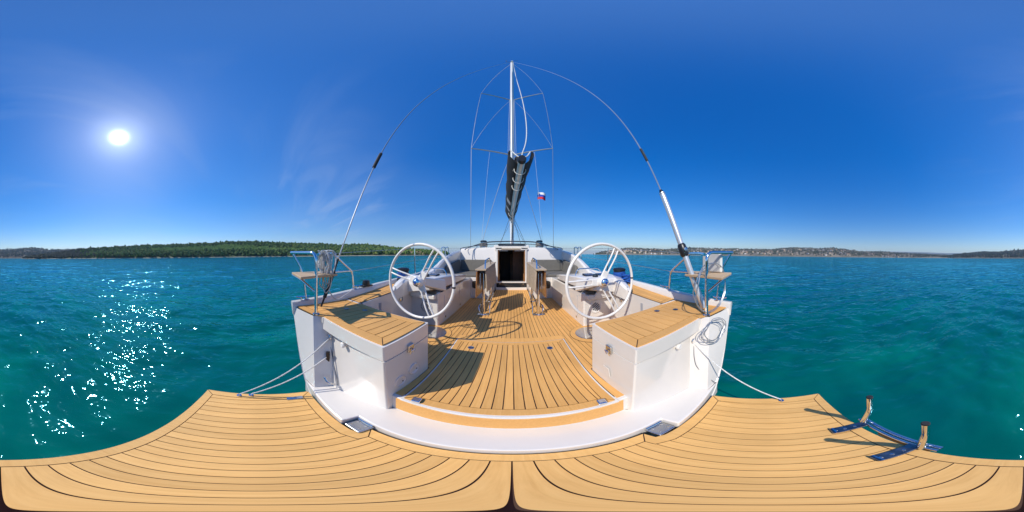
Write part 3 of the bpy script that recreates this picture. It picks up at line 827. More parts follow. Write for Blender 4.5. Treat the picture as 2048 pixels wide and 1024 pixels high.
# ------------------------------------------------------------------ benches, consoles, coamings
for s in (-1, 1):
    be = empty('cockpit_bench', (X(s, 1.4), 4, FLOOR_Z), yacht)
    poly = [(X(s, a), b) for a, b in ((1.17, 2.44), (1.74, 2.44), (1.95, 3.2), (2.0, 5.96), (.60, 5.96), (.60, 4.62), (1.17, 4.62))]
    MB().prism(poly, FLOOR_Z - .03, -.63).build('bench_body', 'gelcoat', be, bevel=.025, seg=3)
    # seam of the locker door in the bench side
    for y0, y1, z0, z1 in ((2.70, 2.706, -1.12, -.72), (3.55, 3.556, -1.0, -.72)):
        MB().box(X(s, 1.172), X(s, 1.166), y0, y1, z0, z1).build('seam', 'bag_patch', be)
    for yy in (2.75, 3.6):
        MB().lathe([(0, 0), (.022, 0), (.024, .006), (.012, .008), (0, .006)], (X(s, 1.17), yy, -1.16), (-s, 0, 0), n=14).build('drain_cap', 'brushed_steel', be)
    # dark oval port in the end face
    def rr_poly(cx, cz, w, h, r, n=6):
        out = []
        for sx, sz, a0 in ((1, 1, 0), (-1, 1, 90), (-1, -1, 180), (1, -1, 270)):
            for k in range(n + 1):
                a = R(a0 + 90 * k / n); out.append((cx + sx * (w / 2 - r) + r * math.cos(a), cz + sz * (h / 2 - r) + r * math.sin(a)))
        return out
    pp = rr_poly(X(s, 1.03), -.84, .20, .22, .06); pq = rr_poly(X(s, 1.03), -.84, .17, .19, .05)
    pf = MB().loft([[(a, 4.622, z) for a, z in pp], [(a, 4.607, z) for a, z in pp], [(a, 4.607, z) for a, z in pq], [(a, 4.615, z) for a, z in pq]], closed=True, smooth=False).build('port_frame', 'black', be)
    MB().add([(a, 4.614, z) for a, z in pq], [tuple(range(len(pq)))]).build('port_glass', 'dark_glass', pf)
    # round loudspeaker in the aft face
    sc = (X(s, 1.40), 2.44, -.90)
    sp = MB().lathe([(0, .002), (.085, .002), (.105, .012), (.118, .010), (.122, 0)], sc, (0, -1, 0), n=32).build('loudspeaker', 'white_paint' if s > 0 else 'gelcoat', be)
    def slot(cx_, cz_, w_, h_, rot):
        u1 = Vector((math.cos(rot), 0, math.sin(rot))) * w_; u2 = Vector((-math.sin(rot), 0, math.cos(rot))) * h_
        o_ = Vector((sc[0] + cx_, sc[1] - .010, sc[2] + cz_)); d_ = Vector((0, -.005, 0))
        MB().hexa([tuple(o_ + q * d_ + a_ * u1 + b_ * u2) for q in (0, 1) for a_, b_ in ((-1, -1), (1, -1), (1, 1), (-1, 1))]).build('grille_slot', 'black', sp)
    if s < 0:
        for k in range(20):
            a = 2 * math.pi * k / 20; slot(.092 * math.cos(a), .092 * math.sin(a), .008, .006, a + math.pi / 2)
        for k in range(-2, 3): slot(.0, .022 * k, .055 - abs(k) * .012, .003, .4)
    else:
        for k in range(-2, 3): slot(.034 * k * -.6, .034 * k * .8, .078 - abs(k) * .017, .0050, .65)
    # step shelf on the aft end of the bench
    MB().box(X(s, 1.2), X(s, 1.69), 2.36, 2.50, -.74, -.655).build('aft_shelf', 'gelcoat', be, bevel=.02, seg=3)

    # helm console bridging over the bench
    hc = empty('helm_console', (X(s, 1.5), 3, -.6), yacht)
    def crow(y, zt, zb, xi, xo):
        return [(X(s, xi), y, zb), (X(s, xi), y, zt - .012), (X(s, xi + .03), y, zt), (X(s, xo), y, zt + .012), (X(s, xo + .05), y, zt - .10), (X(s, xo + .05), y, zb - .08)]
    rows = [crow(2.27, -.50, -.56, 1.32, 1.70), crow(2.30, -.40, -.565, 1.25, 1.74), crow(2.42, -.365, -.57, 1.20, 1.76), crow(2.8, -.375, -.575, 1.17, 1.80), crow(3.3, -.41, -.58, 1.16, 1.86), crow(3.8, -.45, -.585, 1.16, 1.92),
            crow(4.15, -.49, -.59, 1.18, 1.93), crow(4.28, -.55, -.595, 1.24, 1.93)]
    MB().loft(rows, closed=True, caps=True, smooth=False).build('console_body', 'gelcoat', hc, bevel=.022, seg=3)
    MB().hexa([(X(s, 1.28), 2.35, -.72), (X(s, 1.69), 2.35, -.72), (X(s, 1.69), 2.6, -.72), (X(s, 1.45), 2.6, -.72), (X(s, 1.42), 2.31, -.50), (X(s, 1.70), 2.31, -.50), (X(s, 1.70), 2.6, -.50), (X(s, 1.5), 2.6, -.50)]).build('console_knee', 'gelcoat', hc, bevel=.03, seg=3)
    # fairing outboard, sloping down to the side deck
    fr = []
    for y, zt, xi, xo in ((1.92, -.55, 1.70, 1.74), (2.0, -.50, 1.66, 1.80), (2.15, -.43, 1.66, 1.86), (2.35, -.385, 1.66, 1.92), (2.6, -.375, 1.68, 1.95), (3.0, -.39, 1.72, 1.99), (3.5, -.42, 1.8, 2.03)):
        zb = zdeck(0, y) - .02
        fr.append([(X(s, xi), y, zb - .12), (X(s, xi + .01), y, zt - .03), (X(s, xi + .05), y, zt), (X(s, xo - .06), y, zt - .005), (X(s, xo), y, zt - .05), (X(s, xo + .04), y, zb)])
    MB().loft(fr, caps=True).build('fairing', 'gelcoat', hc)
    # instruments on the console: sloped screens and a guard bar
    for xi, w, yy in ((1.30, .20, 2.62), (1.55, .17, 2.56)):
        z = -.366
        scn = MB().hexa([(X(s, xi), yy, z), (X(s, xi + w), yy, z), (X(s, xi + w), yy + .17, z), (X(s, xi), yy + .17, z), (X(s, xi), yy, z + .012), (X(s, xi + w), yy, z + .012), (X(s, xi + w), yy + .17, z + .035), (X(s, xi), yy + .17, z + .035)]).build('instrument', 'black', hc, bevel=.006)
        MB().hexa([(X(s, xi + .015), yy + .012, z + .0135), (X(s, xi + w - .015), yy + .012, z + .0135), (X(s, xi + w - .015), yy + .155, z + .0328), (X(s, xi + .015), yy + .155, z + .0328),
                   (X(s, xi + .015), yy + .012, z + .0155), (X(s, xi + w - .015), yy + .012, z + .0155), (X(s, xi + w - .015), yy + .155, z + .0348), (X(s, xi + .015), yy + .155, z + .0348)]).build('instrument_screen', 'screen', scn)
    MB().lathe([(0, 0), (.05, 0), (.05, .02), (.045, .04), (.03, .055), (0, .06)], (X(s, 1.40), 2.46, -.368), n=20).build('compass', 'dark_glass', hc)
    MB().tube(fillet([(X(s, 1.22), 2.92, -.38), (X(s, 1.26), 2.92, -.255), (X(s, 1.72), 2.92, -.245), (X(s, 1.80), 2.84, -.375)], .07), .013, 10).build('guard_bar', 'steel', hc)
    # dark cushion edge and handle inside the niche
    MB().box(X(s, 1.20), X(s, 1.66), 2.42, 2.60, -.652, -.600).build('niche_pad', 'cushion', hc, bevel=.015)
    MB().tube(fillet([(X(s, 1.185), 2.55, -.600), (X(s, 1.165), 2.55, -.625), (X(s, 1.165), 2.95, -.625), (X(s, 1.185), 2.95, -.600)], .03), .012, 8).build('niche_handle', 'black', hc)

    # coaming wing sweeping up to the cabin
    rings = []
    for y, z, xi, xo in ((3.2, -.43, 1.90, 2.06), (3.55, -.42, 1.91, 2.10), (3.75, -.385, 1.91, 2.11), (4.05, -.27, 1.92, 2.12), (4.4, -.13, 1.93, 2.12), (4.9, .02, 1.93, 2.12), (5.4, .13, 1.92, 2.11), (6.0, .215, 1.90, 2.10), (6.6, .23, 1.85, 2.05)):
        zb = zdeck(0, y) - .1
        rings.append([(X(s, xi), y, -.66), (X(s, xi + .01), y, z - .04), (X(s, xi + .05), y, z), (X(s, xo - .06), y, z - .01), (X(s, xo - .01), y, z - .07), (X(s, xo + .04), y, zb)])
    MB().loft(rings, caps=True).build('coaming', 'gelcoat', yacht)

# ------------------------------------------------------------------ steering wheels
for s in (-1, 1):
    hx, hy, hz_ = X(s, 1.116), 1.75, -.334; RW = .486
    w = empty('steering_wheel', (hx, hy, hz_ - RW), yacht)
    ringp = [(hx + RW * math.cos(a), hy, hz_ + RW * math.sin(a)) for a in np.linspace(0, 2 * math.pi, 73)[:-1]]
    MB().tube(ringp, .0185, 12, True).build('rim', 'white_paint', w)
    ka = R(-4 if s < 0 else 2)
    for dk in (-.012, .012):
        pass
    kp = [(hx + RW * math.cos(ka + d), hy, hz_ + RW * math.sin(ka + d)) for d in (-.022, 0, .022)]
    MB().tube(kp, .0200, 12).build('king_mark', 'black', w)
    for ang in ((57, 164, -66) if s < 0 else (64, 180, -63)):
        a = R(ang); d = Vector((math.cos(a), 0, math.sin(a))); nrm = Vector((-math.sin(a), 0, math.cos(a)))
        c0 = Vector((hx, hy + .03, hz_)); c1 = Vector((hx, hy, hz_))
        for o in (-1, 1):
            p = [c0 + d * .05 + nrm * o * .030, c0 + d * .16 + nrm * o * .032, c1 + d * .34 + nrm * o * .034, c1 + d * (RW - .004) + nrm * o * .034]
            MB().tube(spline(p, 5), .0110, 10).build('spoke', 'white_paint', w)
        MB().hexa([tuple(c0 + d * rr_ + nrm * q + Vector((0, yy, 0))) for yy in (-.012, .016) for rr_, q in ((.03, -.05), (.15, -.042), (.15, .042), (.03, .05))]).build('spoke_boss', 'white_paint', w, bevel=.008)
    MB().lathe([(0, -.045), (.05, -.045), (.066, -.02), (.070, .03), (.062, .08), (.050, .12)], (hx, hy, hz_), (.0, 1, 0), n=28).build('hub', 'white_paint', w)
    MB().hexa([(hx - .05, hy + .08, hz_ - .06), (hx + .05, hy + .08, hz_ - .06), (hx + .15, 2.34, -.555), (hx - .15, 2.34, -.555), (hx - .045, hy + .08, hz_ + .055), (hx + .045, hy + .08, hz_ + .055), (hx + .13, 2.34, -.372), (hx - .13, 2.34, -.372)]).build('wheel_post', 'gelcoat', w, bevel=.02, seg=3)
    hcap = MB().lathe([(0, .028), (.022, .027), (.042, .018), (.052, .004), (.054, -.006), (.05, -.012)], (hx, hy - .048, hz_), (0, -1, 0), n=28).build('hub_cap', 'steel', w)
    MB().lathe([(0, .004), (.016, .003), (.018, 0)], (hx, hy - .0755, hz_), (0, -1, 0), n=16).build('hub_badge', 'emblem_blue', hcap)

# ------------------------------------------------------------------ drop leaf tables
for s in (-1, 1):
    tb_ = empty('cockpit_table', (X(s, .5), 3.7, FLOOR_Z), yacht)
    y0, y1 = 3.02, 4.42
    z0, z1 = -.25, -.16
    xa0, xb0, xa1, xb1 = .465, .675, .415, .625
    MB().hexa([(X(s, xa0), y0, z0 - .03), (X(s, xb0), y0, z0 - .03), (X(s, xb1), y1, z1 - .03), (X(s, xa1), y1, z1 - .03), (X(s, xa0), y0, z0), (X(s, xb0), y0, z0), (X(s, xb1), y1, z1), (X(s, xa1), y1, z1)]).build('table_top', 'grey_teak', tb_, bevel=.006)
    def leaf(xt0, xb0_, xt1, xb1_, th, yy0, yy1, zt0, zt1, zb0, zb1):
        return MB().hexa([(X(s, xb0_), yy0, zb0), (X(s, xb0_ + th), yy0, zb0), (X(s, xb1_ + th), yy1, zb1), (X(s, xb1_), yy1, zb1), (X(s, xt0), yy0, zt0), (X(s, xt0 + th), yy0, zt0), (X(s, xt1 + th), yy1, zt1), (X(s, xt1), yy1, zt1)])
    leaf(.470, .445, .425, .400, .028, 3.08, 4.34, -.29, -.20, -.70, -.70).build('table_leaf', 'grey_teak', tb_, bevel=.008)
    leaf(.640, .655, .590, .610, .028, 3.06, 4.30, -.30, -.21, -.82, -.80).build('table_leaf', 'varnished_wood', tb_, bevel=.008)
    for yy, zt in ((3.27, z0 - .02), (4.30, z1 - .03)):
        MB().tube([(X(s, .555), yy, FLOOR_Z + .006), (X(s, .555), yy, zt)], .030, 14).build('table_leg', 'steel', tb_)
        bp_ = MB().lathe([(0, 0), (.065, 0), (.068, .006), (.05, .012), (0, .014)], (X(s, .555), yy, FLOOR_Z), n=20).build('base_plate', 'steel', tb_)
    MB().tube(fillet([(X(s, .62), 3.27, FLOOR_Z + .01), (X(s, .66), 3.27, FLOOR_Z + .12), (X(s, .66), 3.40, FLOOR_Z + .17), (X(s, .56), 3.62, FLOOR_Z + .18), (X(s, .56), 4.28, FLOOR_Z + .22)], .06), .016, 10).build('foot_rail', 'steel', tb_)
    MB().tube(fillet([(X(s, .44), 3.30, FLOOR_Z + .01), (X(s, .44), 3.34, FLOOR_Z + .2), (X(s, .47), 4.3, FLOOR_Z + .26)], .06), .014, 10).build('foot_rail', 'steel', tb_)
    MB().box(X(s, .44), X(s, .68), 3.22, 3.32, FLOOR_Z + .001, FLOOR_Z + .009).build('base_plate', 'brushed_steel', tb_, bevel=.003)
    MB().tube(fillet([(X(s, .50), 3.12, z0 + .0), (X(s, .50), 3.16, z0 + .16), (X(s, .50), 3.72, z0 + .21), (X(s, .50), 3.95, z1 - .03)], .09), .014, 10).build('grab_handle', 'steel', tb_)
    MB().box(X(s, .59), X(s, .61), 3.14, 3.16, -.66, -.34).build('leaf_strut', 'brushed_steel', tb_)
    MB().box(X(s, .52), X(s, .60), 3.10, 4.36, -.34, -.285).build('table_beam', 'black', tb_)

# ------------------------------------------------------------------ cabin and companionway
cab = empty('cabin', (CX, 7, -.6), yacht)
def top_z(x): return .335 - .012 * abs(x) ** 2.0
YB = 5.95
for s in (-1, 1):
    rows = []
    for x in (.545, .9, 1.3, 1.7, 1.92):
        rows.append([(X(s, x), YB, -1.26), (X(s, x), YB - .0, -.56), (X(s, x), YB + .015, top_z(x) - .10), (X(s, x), YB + .05, top_z(x) - .03), (X(s, x), YB + .12, top_z(x))])
    MB().loft(rows).build('bulkhead', 'gelcoat', cab)
    rows = []
    for y, hw, dz in ((YB + .12, 1.94, 0), (7, 1.78, .03), (8, 1.6, .02), (9, 1.35, -.05), (10, 1.0, -.16), (10.6, .6, -.26)):
        zb = zdeck(0, y) - .05
        rows.append([(X(s, 0), y, top_z(0) + dz), (X(s, hw * .35), y, top_z(hw * .35) + dz), (X(s, hw * .7), y, top_z(hw * .7) + dz - .01), (X(s, hw * .92), y, top_z(hw) + dz - .05), (X(s, hw), y, top_z(hw) + dz - .13), (X(s, hw + .06), y, min(zb, top_z(hw) + dz - .2))])
    MB().loft(rows).build('coachroof', 'gelcoat', cab)
    MB().loft([[(X(s, 2.05), y, zdeck(0, y)), (X(s, hb(y) - .06), y, zdeck(0, y))] for y in (3.9, 4.5, 5, 5.6, 6.2)] + [[(X(s, min(2.0, 1.5 + (9 - y) * .2)), y, zdeck(0, y)), (X(s, hb(y) - .06), y, zdeck(0, y))] for y in (6.6, 7.5, 8.4)]).build('walkway', 'gelcoat', cab)
    # foredeck
    MB().loft([[(X(s, a * (hb(y) - .06)), y, zdeck(0, y) - .0 + .04 * (1 - a)) for a in (0, .5, .8, 1.0)] for y in (8.3, 9, 10, 11, 12, 12.6, 12.9)]).build('foredeck', 'gelcoat', cab)
# companionway
cw = empty('companionway', (CX, 6, FLOOR_Z), yacht)
dx0, dx1, dz0, dz1 = -.50, .50, -.945, .215
for a, b in ((dx0 - .055, dx0), (dx1, dx1 + .055)):
    MB().box(CX + a, CX + b, YB - .03, YB + .12, dz0 - .03, dz1 + .05).build('door_jamb', 'gelcoat', cw, bevel=.008)
    a2, b2 = (dx0, dx0 + .035) if a < 0 else (dx1 - .035, dx1)
    MB().box(CX + a2 + (.001 if a < 0 else 0), CX + b2 - (0 if a < 0 else .001), YB, YB + .30, dz0, dz1).build('wood_trim', 'varnished_wood', cw, bevel=.005)
    a3 = dx0 + .035 if a < 0 else dx1 - .065
    MB().hexa([(CX + a3, YB + .05, dz0 + .001), (CX + a3 + .03, YB + .05, dz0 + .001), (CX + a3 + .03, YB + .09, dz0 + .001), (CX + a3, YB + .09, dz0 + .001), (CX + a3, YB + .05, dz0 + .30), (CX + a3 + .03, YB + .05, dz0 + .28), (CX + a3 + .03, YB + .09, dz0 + .28), (CX + a3, YB + .09, dz0 + .30)]).build('grab_rail', 'varnished_wood', cw, bevel=.006)
ib = MB()
x0, x1, y0, y1, z0, z1 = CX - .56, CX + .56, YB + .13, YB + 2.2, -2.2, .30
ib.quad((x0, y0, z0), (x0, y1, z0), (x0, y1, z1), (x0, y0, z1)); ib.quad((x1, y0, z0), (x1, y1, z0), (x1, y1, z1), (x1, y0, z1))
ib.quad((x0, y1, z0), (x1, y1, z0), (x1, y1, z1), (x0, y1, z1)); ib.quad((x0, y0, z0), (x1, y0, z0), (x1, y1, z0), (x0, y1, z0)); ib.quad((x0, y0, z1), (x1, y0, z1), (x1, y1, z1), (x0, y1, z1))
ib.build('interior', 'dark_interior', cw)
MB().box(CX - .06, CX + .03, YB + 1.7, YB + 1.76, -1.5, .1).build('interior_post', 'dark_wood', cw)
MB().box(CX + .05, CX + .50, YB + 1.2, YB + 1.24, -1.9, .25).build('interior_door', 'dark_wood', cw)
for k in range(3):
    MB().box(CX - .28, CX + .28, YB + .35 + .2 * k, YB + .50 + .2 * k, -1.2 - .25 * k, -1.17 - .25 * k).build('cabin_step', 'varnished_wood', cw)
MB().box(CX - .56, CX + .56, YB - .075, YB + .14, FLOOR_Z - .02, -1.155).build('threshold', 'gelcoat', cw, bevel=.012)
MB().box(CX - .545, CX + .545, YB - .045, YB + .02, -1.158, -.985).build('washboard', 'dark_glass', cw)
for xx in (-.42, .42):
    MB().lathe([(0, 0), (.02, 0), (.018, .01), (0, .012)], (CX + xx, YB - .045, -1.02), (0, -1, 0), n=12).build('fastener', 'steel', cw)
MB().box(CX - .55, CX + .55, YB - .06, YB + .14, -.987, -.945).build('sill', 'gelcoat', cw, bevel=.010)
MB().box(CX - .60, CX + .60, YB - .03, YB + .2, dz1, .285).build('lintel', 'gelcoat', cw, bevel=.01)
MB().box(CX - .37, CX + .33, YB - .045, YB - .029, .232, .278).build('lintel_plank', 'grey_teak', cw, bevel=.003)
MB().box(CX - .46, CX - .14, YB + .02, YB + .05, .182, .20).build('lamp_strip', 'white_paint', cw)
MB().box(CX + .12, CX + .46, YB + .02, YB + .05, .182, .20).build('lamp_strip', 'white_paint', cw)
MB().box(CX - .66, CX + .66, YB + .06, 7.3, .283, .40).build('hatch_garage', 'gelcoat', cw, bevel=.03, seg=3)
MB().box(CX - .50, CX + .50, YB + .02, 6.9, .405, .435).build('sliding_hatch', 'dark_glass', cw, bevel=.006)
for s in (-1, 1):
    MB().hexa([(X(s, a), y, z) for z in (.277, .297) for a, y in ((.36, YB - .05), (.58, YB - .05), (.58, YB - .03), (.36, YB - .03))]).build('hatch_slide', 'black', cw)
# folded sprayhood bows and roof rails
sh = empty('sprayhood_frame', (CX, 6.3, .3), yacht)
for k, (w, yb, zt, m) in enumerate(((1.62, 6.15, .56, 'dark_wire'), (1.78, 6.05, .47, 'dark_wire'), (1.70, 6.35, .60, 'dark_wire'))):
    p = [(CX - w, yb - .55, top_z(w) - .07), (CX - w * .97, yb - .40, .30), (CX - w * .62, yb + .1, zt - .05), (CX - .4, yb + .25, zt), (CX + .4, yb + .25, zt), (CX + w * .62, yb + .1, zt - .05), (CX + w * .97, yb - .40, .30), (CX + w, yb - .55, top_z(w) - .07)]
    MB().tube(spline(p, 7), .013, 8).build('bow', m, sh)
for s in (-1, 1):
    MB().tube(fillet([(X(s, 1.35), 6.2, .31), (X(s, 1.35), 6.3, .40), (X(s, 1.3), 8.3, .42), (X(s, 1.3), 8.4, .32)], .06), .014, 8).build('roof_rail', 'steel', cab)


def winch(parent, c, h, r, rope):
    w = empty('winch', c, parent)
    MB().lathe([(0, 0), (r * 1.25, 0), (r * 1.25, h * .14), (r, h * .2), (r * .86, h * .42), (r * .88, h * .6), (r * 1.02, h * .72), (r * 1.0, h * .76)], c, n=24).build('drum', 'black' if rope else 'brushed_steel', w)
    MB().lathe([(r * .7, h * .76), (r * 1.1, h * .78), (r * 1.12, h * .9), (r * .9, h * .97), (r * .3, h), (0, h)], c, n=24).build('winch_top', 'black', w)
    return w


def coil(c, r, h, turns, tr, jitter, seed):
    rg = random.Random(seed); pts = []
    for i in range(turns * 14):
        a = 2 * math.pi * i / 14; q = 1 + rg.uniform(-jitter, jitter)
        pts.append((c[0] + r * q * math.cos(a), c[1] + r * q * math.sin(a), c[2] + h * i / (turns * 14) + rg.uniform(-1, 1) * tr * .4))
    return spline(pts, 2)


for s in (-1, 1):
    winch(yacht, (X(s, 1.10), 6.35, top_z(1.1)), .30, .115, False)
    o = MB().tube(coil((X(s, 1.10), 6.35, top_z(1.1) + .05), .15, .13, 6, .011, .10, 5 + s), .011, 6).build('rope_coil', 'rope_grey')
    tag(o, 'grey rope coiled round the cabin top winch %s of the companionway' % ('left' if s < 0 else 'right'), 'rope', 'coils on the cabin top winches')
    winch(yacht, (X(s, 2.03), 2.60, zdeck(0, 2.6) + .01), .27, .115, True)
    o = MB().tube(coil((X(s, 2.03), 2.60, zdeck(0, 2.6) + .06), .115, .13, 7 if s > 0 else 4, .012, .05, 25 + s), .012, 6).build('rope_coil', 'rope_blue')
    tag(o, 'bright blue rope wound round the side deck winch beside the %s wheel' % ('left' if s < 0 else 'right'), 'rope', 'blue sheets on the side winches')
rg = random.Random(3)
for k in range(1):
    pts = []
    for i in range(60):
        a = i * .74; pts.append((X(1, 2.0) + .10 * math.cos(a) * rg.uniform(.5, 1.2), 2.36 + .10 * math.sin(a) * rg.uniform(.5, 1.3), zdeck(0, 2.36) + .03 + .15 * (i / 60) + rg.uniform(-.02, .02)))
    tag(MB().tube(spline(pts, 3), .011, 6).build('rope_bundle', 'rope_blue'), 'loose bundle of blue rope on the right side deck', 'rope')
# dark mooring line bag, fairleads and cleats on the bulwark
for s, y in ((-1, 1.68),):
    z = zs(y) + .003
    f = empty('fairlead_block', (X(s, hb(y) - .05), y, z), yacht)
    MB().lathe([(0, 0), (.06, 0), (.065, .05), (.055, .10), (0, .11)], (X(s, hb(y) - .05), y, z), n=16).build('sheave', 'black', f)
    MB().box(X(s, hb(y) - .11), X(s, hb(y) + .0), y - .10, y + .10, z, z + .025).build('base_plate', 'black', f, bevel=.008)
for s in (-1, 1):
    for y in (.60, 1.50):
        z = zs(y) + .003; cx_ = X(s, hb(y) - .045)
        f = empty('mooring_cleat', (cx_, y, z), yacht)
        MB().tube(spline([(cx_, y - .09, z + .05), (cx_, y - .05, z + .042), (cx_, y + .05, z + .042), (cx_, y + .09, z + .05)], 4), .010, 8).build('horn', 'steel', f)
        for d in (-.03, .03): MB().tube([(cx_, y + d, z), (cx_, y + d, z + .042)], .009, 8).build('foot', 'steel', f)

# ------------------------------------------------------------------ pushpits, stanchions, lifelines
TR = .017
for s in (-1, 1):
    pu = empty('pushpit', (X(s, 1.85), .8, -.6), yacht)
    def T_(pts, nm='rail', r=TR, f=.07, m='steel'):
        return MB().tube(fillet([(X(s, p[0]), p[1], p[2]) for p in pts], f), r, 12).build(nm, m, pu)
    T_([(1.60, .625, SEAT_Z), (1.60, .625, .035), (2.08, .46, .045)], 'corner_rail', .018, .09)
    T_([(2.00, .64, zs(.64)), (2.02, .60, -.2), (2.06, .475, .035)], 'post', .016, .2)
    T_([(1.60, .645, .015), (1.80, .80, .03), (2.04, 1.05, .035), (2.08, 1.40, -.235), (2.075, 1.43, zs(1.43))], 'side_rail', TR, .06)
    T_([(1.60, .63, -.40), (1.80, .52, -.28), (2.03, .47, -.245)], 'brace', .015, .05)
    T_([(1.66, .90, -.235), (2.06, 1.06, -.23), (2.078, 1.41, -.232)], 'mid_rail', .014, .06)
    for xx, yy, zz in ((1.60, .625, SEAT_Z), (2.075, 1.43, zs(1.43)), (2.00, .64, zs(.64))):
        MB().lathe([(0, 0), (.036, 0), (.038, .006), (.026, .014), (0, .014)], (X(s, xx), yy, zz + .002), n=18).build('base_flange', 'steel', pu)
    seat = MB().prism([(X(s, a), b) for a, b in ((2.02, .455), (1.52, .435), (1.60, .66), (1.66, .92), (2.04, 1.03))], -.235, -.208).build('corner_seat', 'seat_teak', pu, bevel=.006)
    for y in (3.2, 4.75, 5.05, 8.0, 10.5):
        x = hb(y) - .05; z = zs(y)
        if y in (4.75, 5.05):
            MB().tube(fillet([(X(s, x), y, z), (X(s, x), y, z + .64), (X(s, x - .05), y + .15, z + .64), (X(s, x - .05), y + .15, z)], .06), .015, 8).build('gate_hoop', 'steel', yacht)
        else:
            MB().tube([(X(s, x), y, z), (X(s, x + .02), y, z + .62)], .013, 8).build('stanchion', 'steel', yacht)
    for dz in (.60, .32):
        st = (2.04, 1.05, .035) if dz > .5 else (2.08, 1.40, -.235)
        pts = [(X(s, st[0]), st[1], st[2])] + [(X(s, hb(y) - .035), y, zs(y) + dz) for y in (3.2, 4.75, 5.2, 8.0, 10.5, 12.6)]
        MB().tube(pts, .0045, 6).build('lifeline', 'wire', yacht)

# ------------------------------------------------------------------ mast, boom, rigging
MY = 7.2
ma = empty('mast', (0, MY, .35), yacht)
def mast_ring(z, k=1.0):
    return [(.0 + .085 * k * math.cos(a), MY + .13 * k * math.sin(a), z) for a in np.linspace(0, 2 * math.pi, 25)[:-1]]
MB().loft([mast_ring(.3), mast_ring(9.0), mast_ring(15, .92), mast_ring(17.75, .85)], closed=True, caps=True).build('mast_tube', 'mast_paint', ma)
MB().box(-.14, .14, MY - .2, MY + .2, .36, .44).build('mast_collar', 'brushed_steel', ma, bevel=.02)
MB().tube([(0, MY - .135, 1.2), (0, MY - .135, 15.0)], .012, 6).build('sail_track', 'aluminium', ma)
MB().box(-.05, .05, MY - .22, MY + .16, 17.7, 17.86).build('masthead', 'mast_paint', ma, bevel=.01)
MB().tube(fillet([(0, MY, 17.8), (-.25, MY - .1, 17.85), (-.25, MY - .1, 18.3)], .05), .014, 6).build('aerial', 'black', ma)
MB().tube(fillet([(0, MY, 17.8), (.05, MY, 18.35), (.26, MY - .05, 18.42)], .05), .012, 6).build('wind_vane', 'black', ma)
SPR = {}
for s in (-1, 1):
    for nm, tip, rz in (('lo', (s * 1.69, 6.62, 5.30), 5.14), ('up', (s * 1.27, 6.65, 10.5), 10.22)):
        MB().tube([(s * .08, MY, rz), tip], [.036, .024], 8).build('spreader', 'spreader_alloy', ma)
        SPR[(nm, s)] = tip
    lo, up = SPR[('lo', s)], SPR[('up', s)]
    def wire(pts, r, nm='shroud', m='wire'):
        MB().tube(pts, r, 6).build(nm, m, yacht)
    wire([(s * 1.72, 6.62, .0), lo, up, (s * .06, MY, 17.3)], .011)
    wire([lo, (s * .06, MY, 10.2)], .009)
    wire([(s * 1.30, 6.45, .15), (s * .07, MY, 5.1)], .010)
    wire([(s * .95, 6.9, 5.18), (s * 1.25, 6.5, .25)], .004, 'flag_halyard', 'rope_white')
    wire([(s * .06, MY - .1, 10.1), (s * .12, MY - .25, 1.0)], .006, 'halyard', 'rope_white')
    wire([(s * .1, MY - .06, 10.15), (s * .2, MY - .3, 3.2)], .005, 'lazy_jack', 'rope_white')
    wire([(s * .05, MY - .2, 1.45), (s * .55, 6.5, .42)], .006, 'vang_line', 'dark_wire')
wire([(0, MY + .1, 17.2), (0, 12.9, .1)], .011, 'forestay')
# backstays: a wire with a dark adjuster on the left, a long polished cylinder on the right
MH = Vector((0, MY - .12, 17.7))
bl = Vector((-1.78, .75, -.62)); br = Vector((1.70, .70, -.62))
L = lambda b, t: tuple(b + (MH - b) * t)
bs = empty('backstay', tuple(bl), yacht)
MB().tube([L(bl, .022), L(bl, 1)], .0085, 8).build('stay_wire', 'wire', bs)
MB().tube([L(bl, 0), L(bl, .006), L(bl, .0065), L(bl, .024), L(bl, .0245), L(bl, .032)], [.012, .012, .022, .022, .013, .013], 10).build('adjuster', 'black', bs)
MB().tube([L(bl, .104), L(bl, .120)], .024, 10).build('insulator', 'black_rubber', bs)
bs = empty('backstay', tuple(br), yacht)
MB().tube([L(br, .078), L(br, 1)], .0085, 8).build('stay_wire', 'wire', bs)
MB().tube([L(br, .001), L(br, .0775)], .034, 16).build('hydraulic_cylinder', 'aluminium', bs)
MB().tube([L(br, .0765), L(br, .080)], [.036, .018], 16).build('cylinder_collar', 'black', bs)
MB().tube([L(br, .108), L(br, .122)], .018, 10).build('insulator', 'black_rubber', bs)
blk = MB().tube([L(br, .0335), L(br, .0345), L(br, .0405), L(br, .0415)], [.038, .050, .050, .038], 12).build('clamp_block', 'black', bs)
p = Vector(L(br, .038)); MB().lathe([(0, 0), (.024, 0), (.025, .012), (.012, .018), (0, .018)], p + Vector((-.02, -.045, 0)), (-.4, -1, .1), n=16).build('clamp_knob', 'brushed_steel', blk)
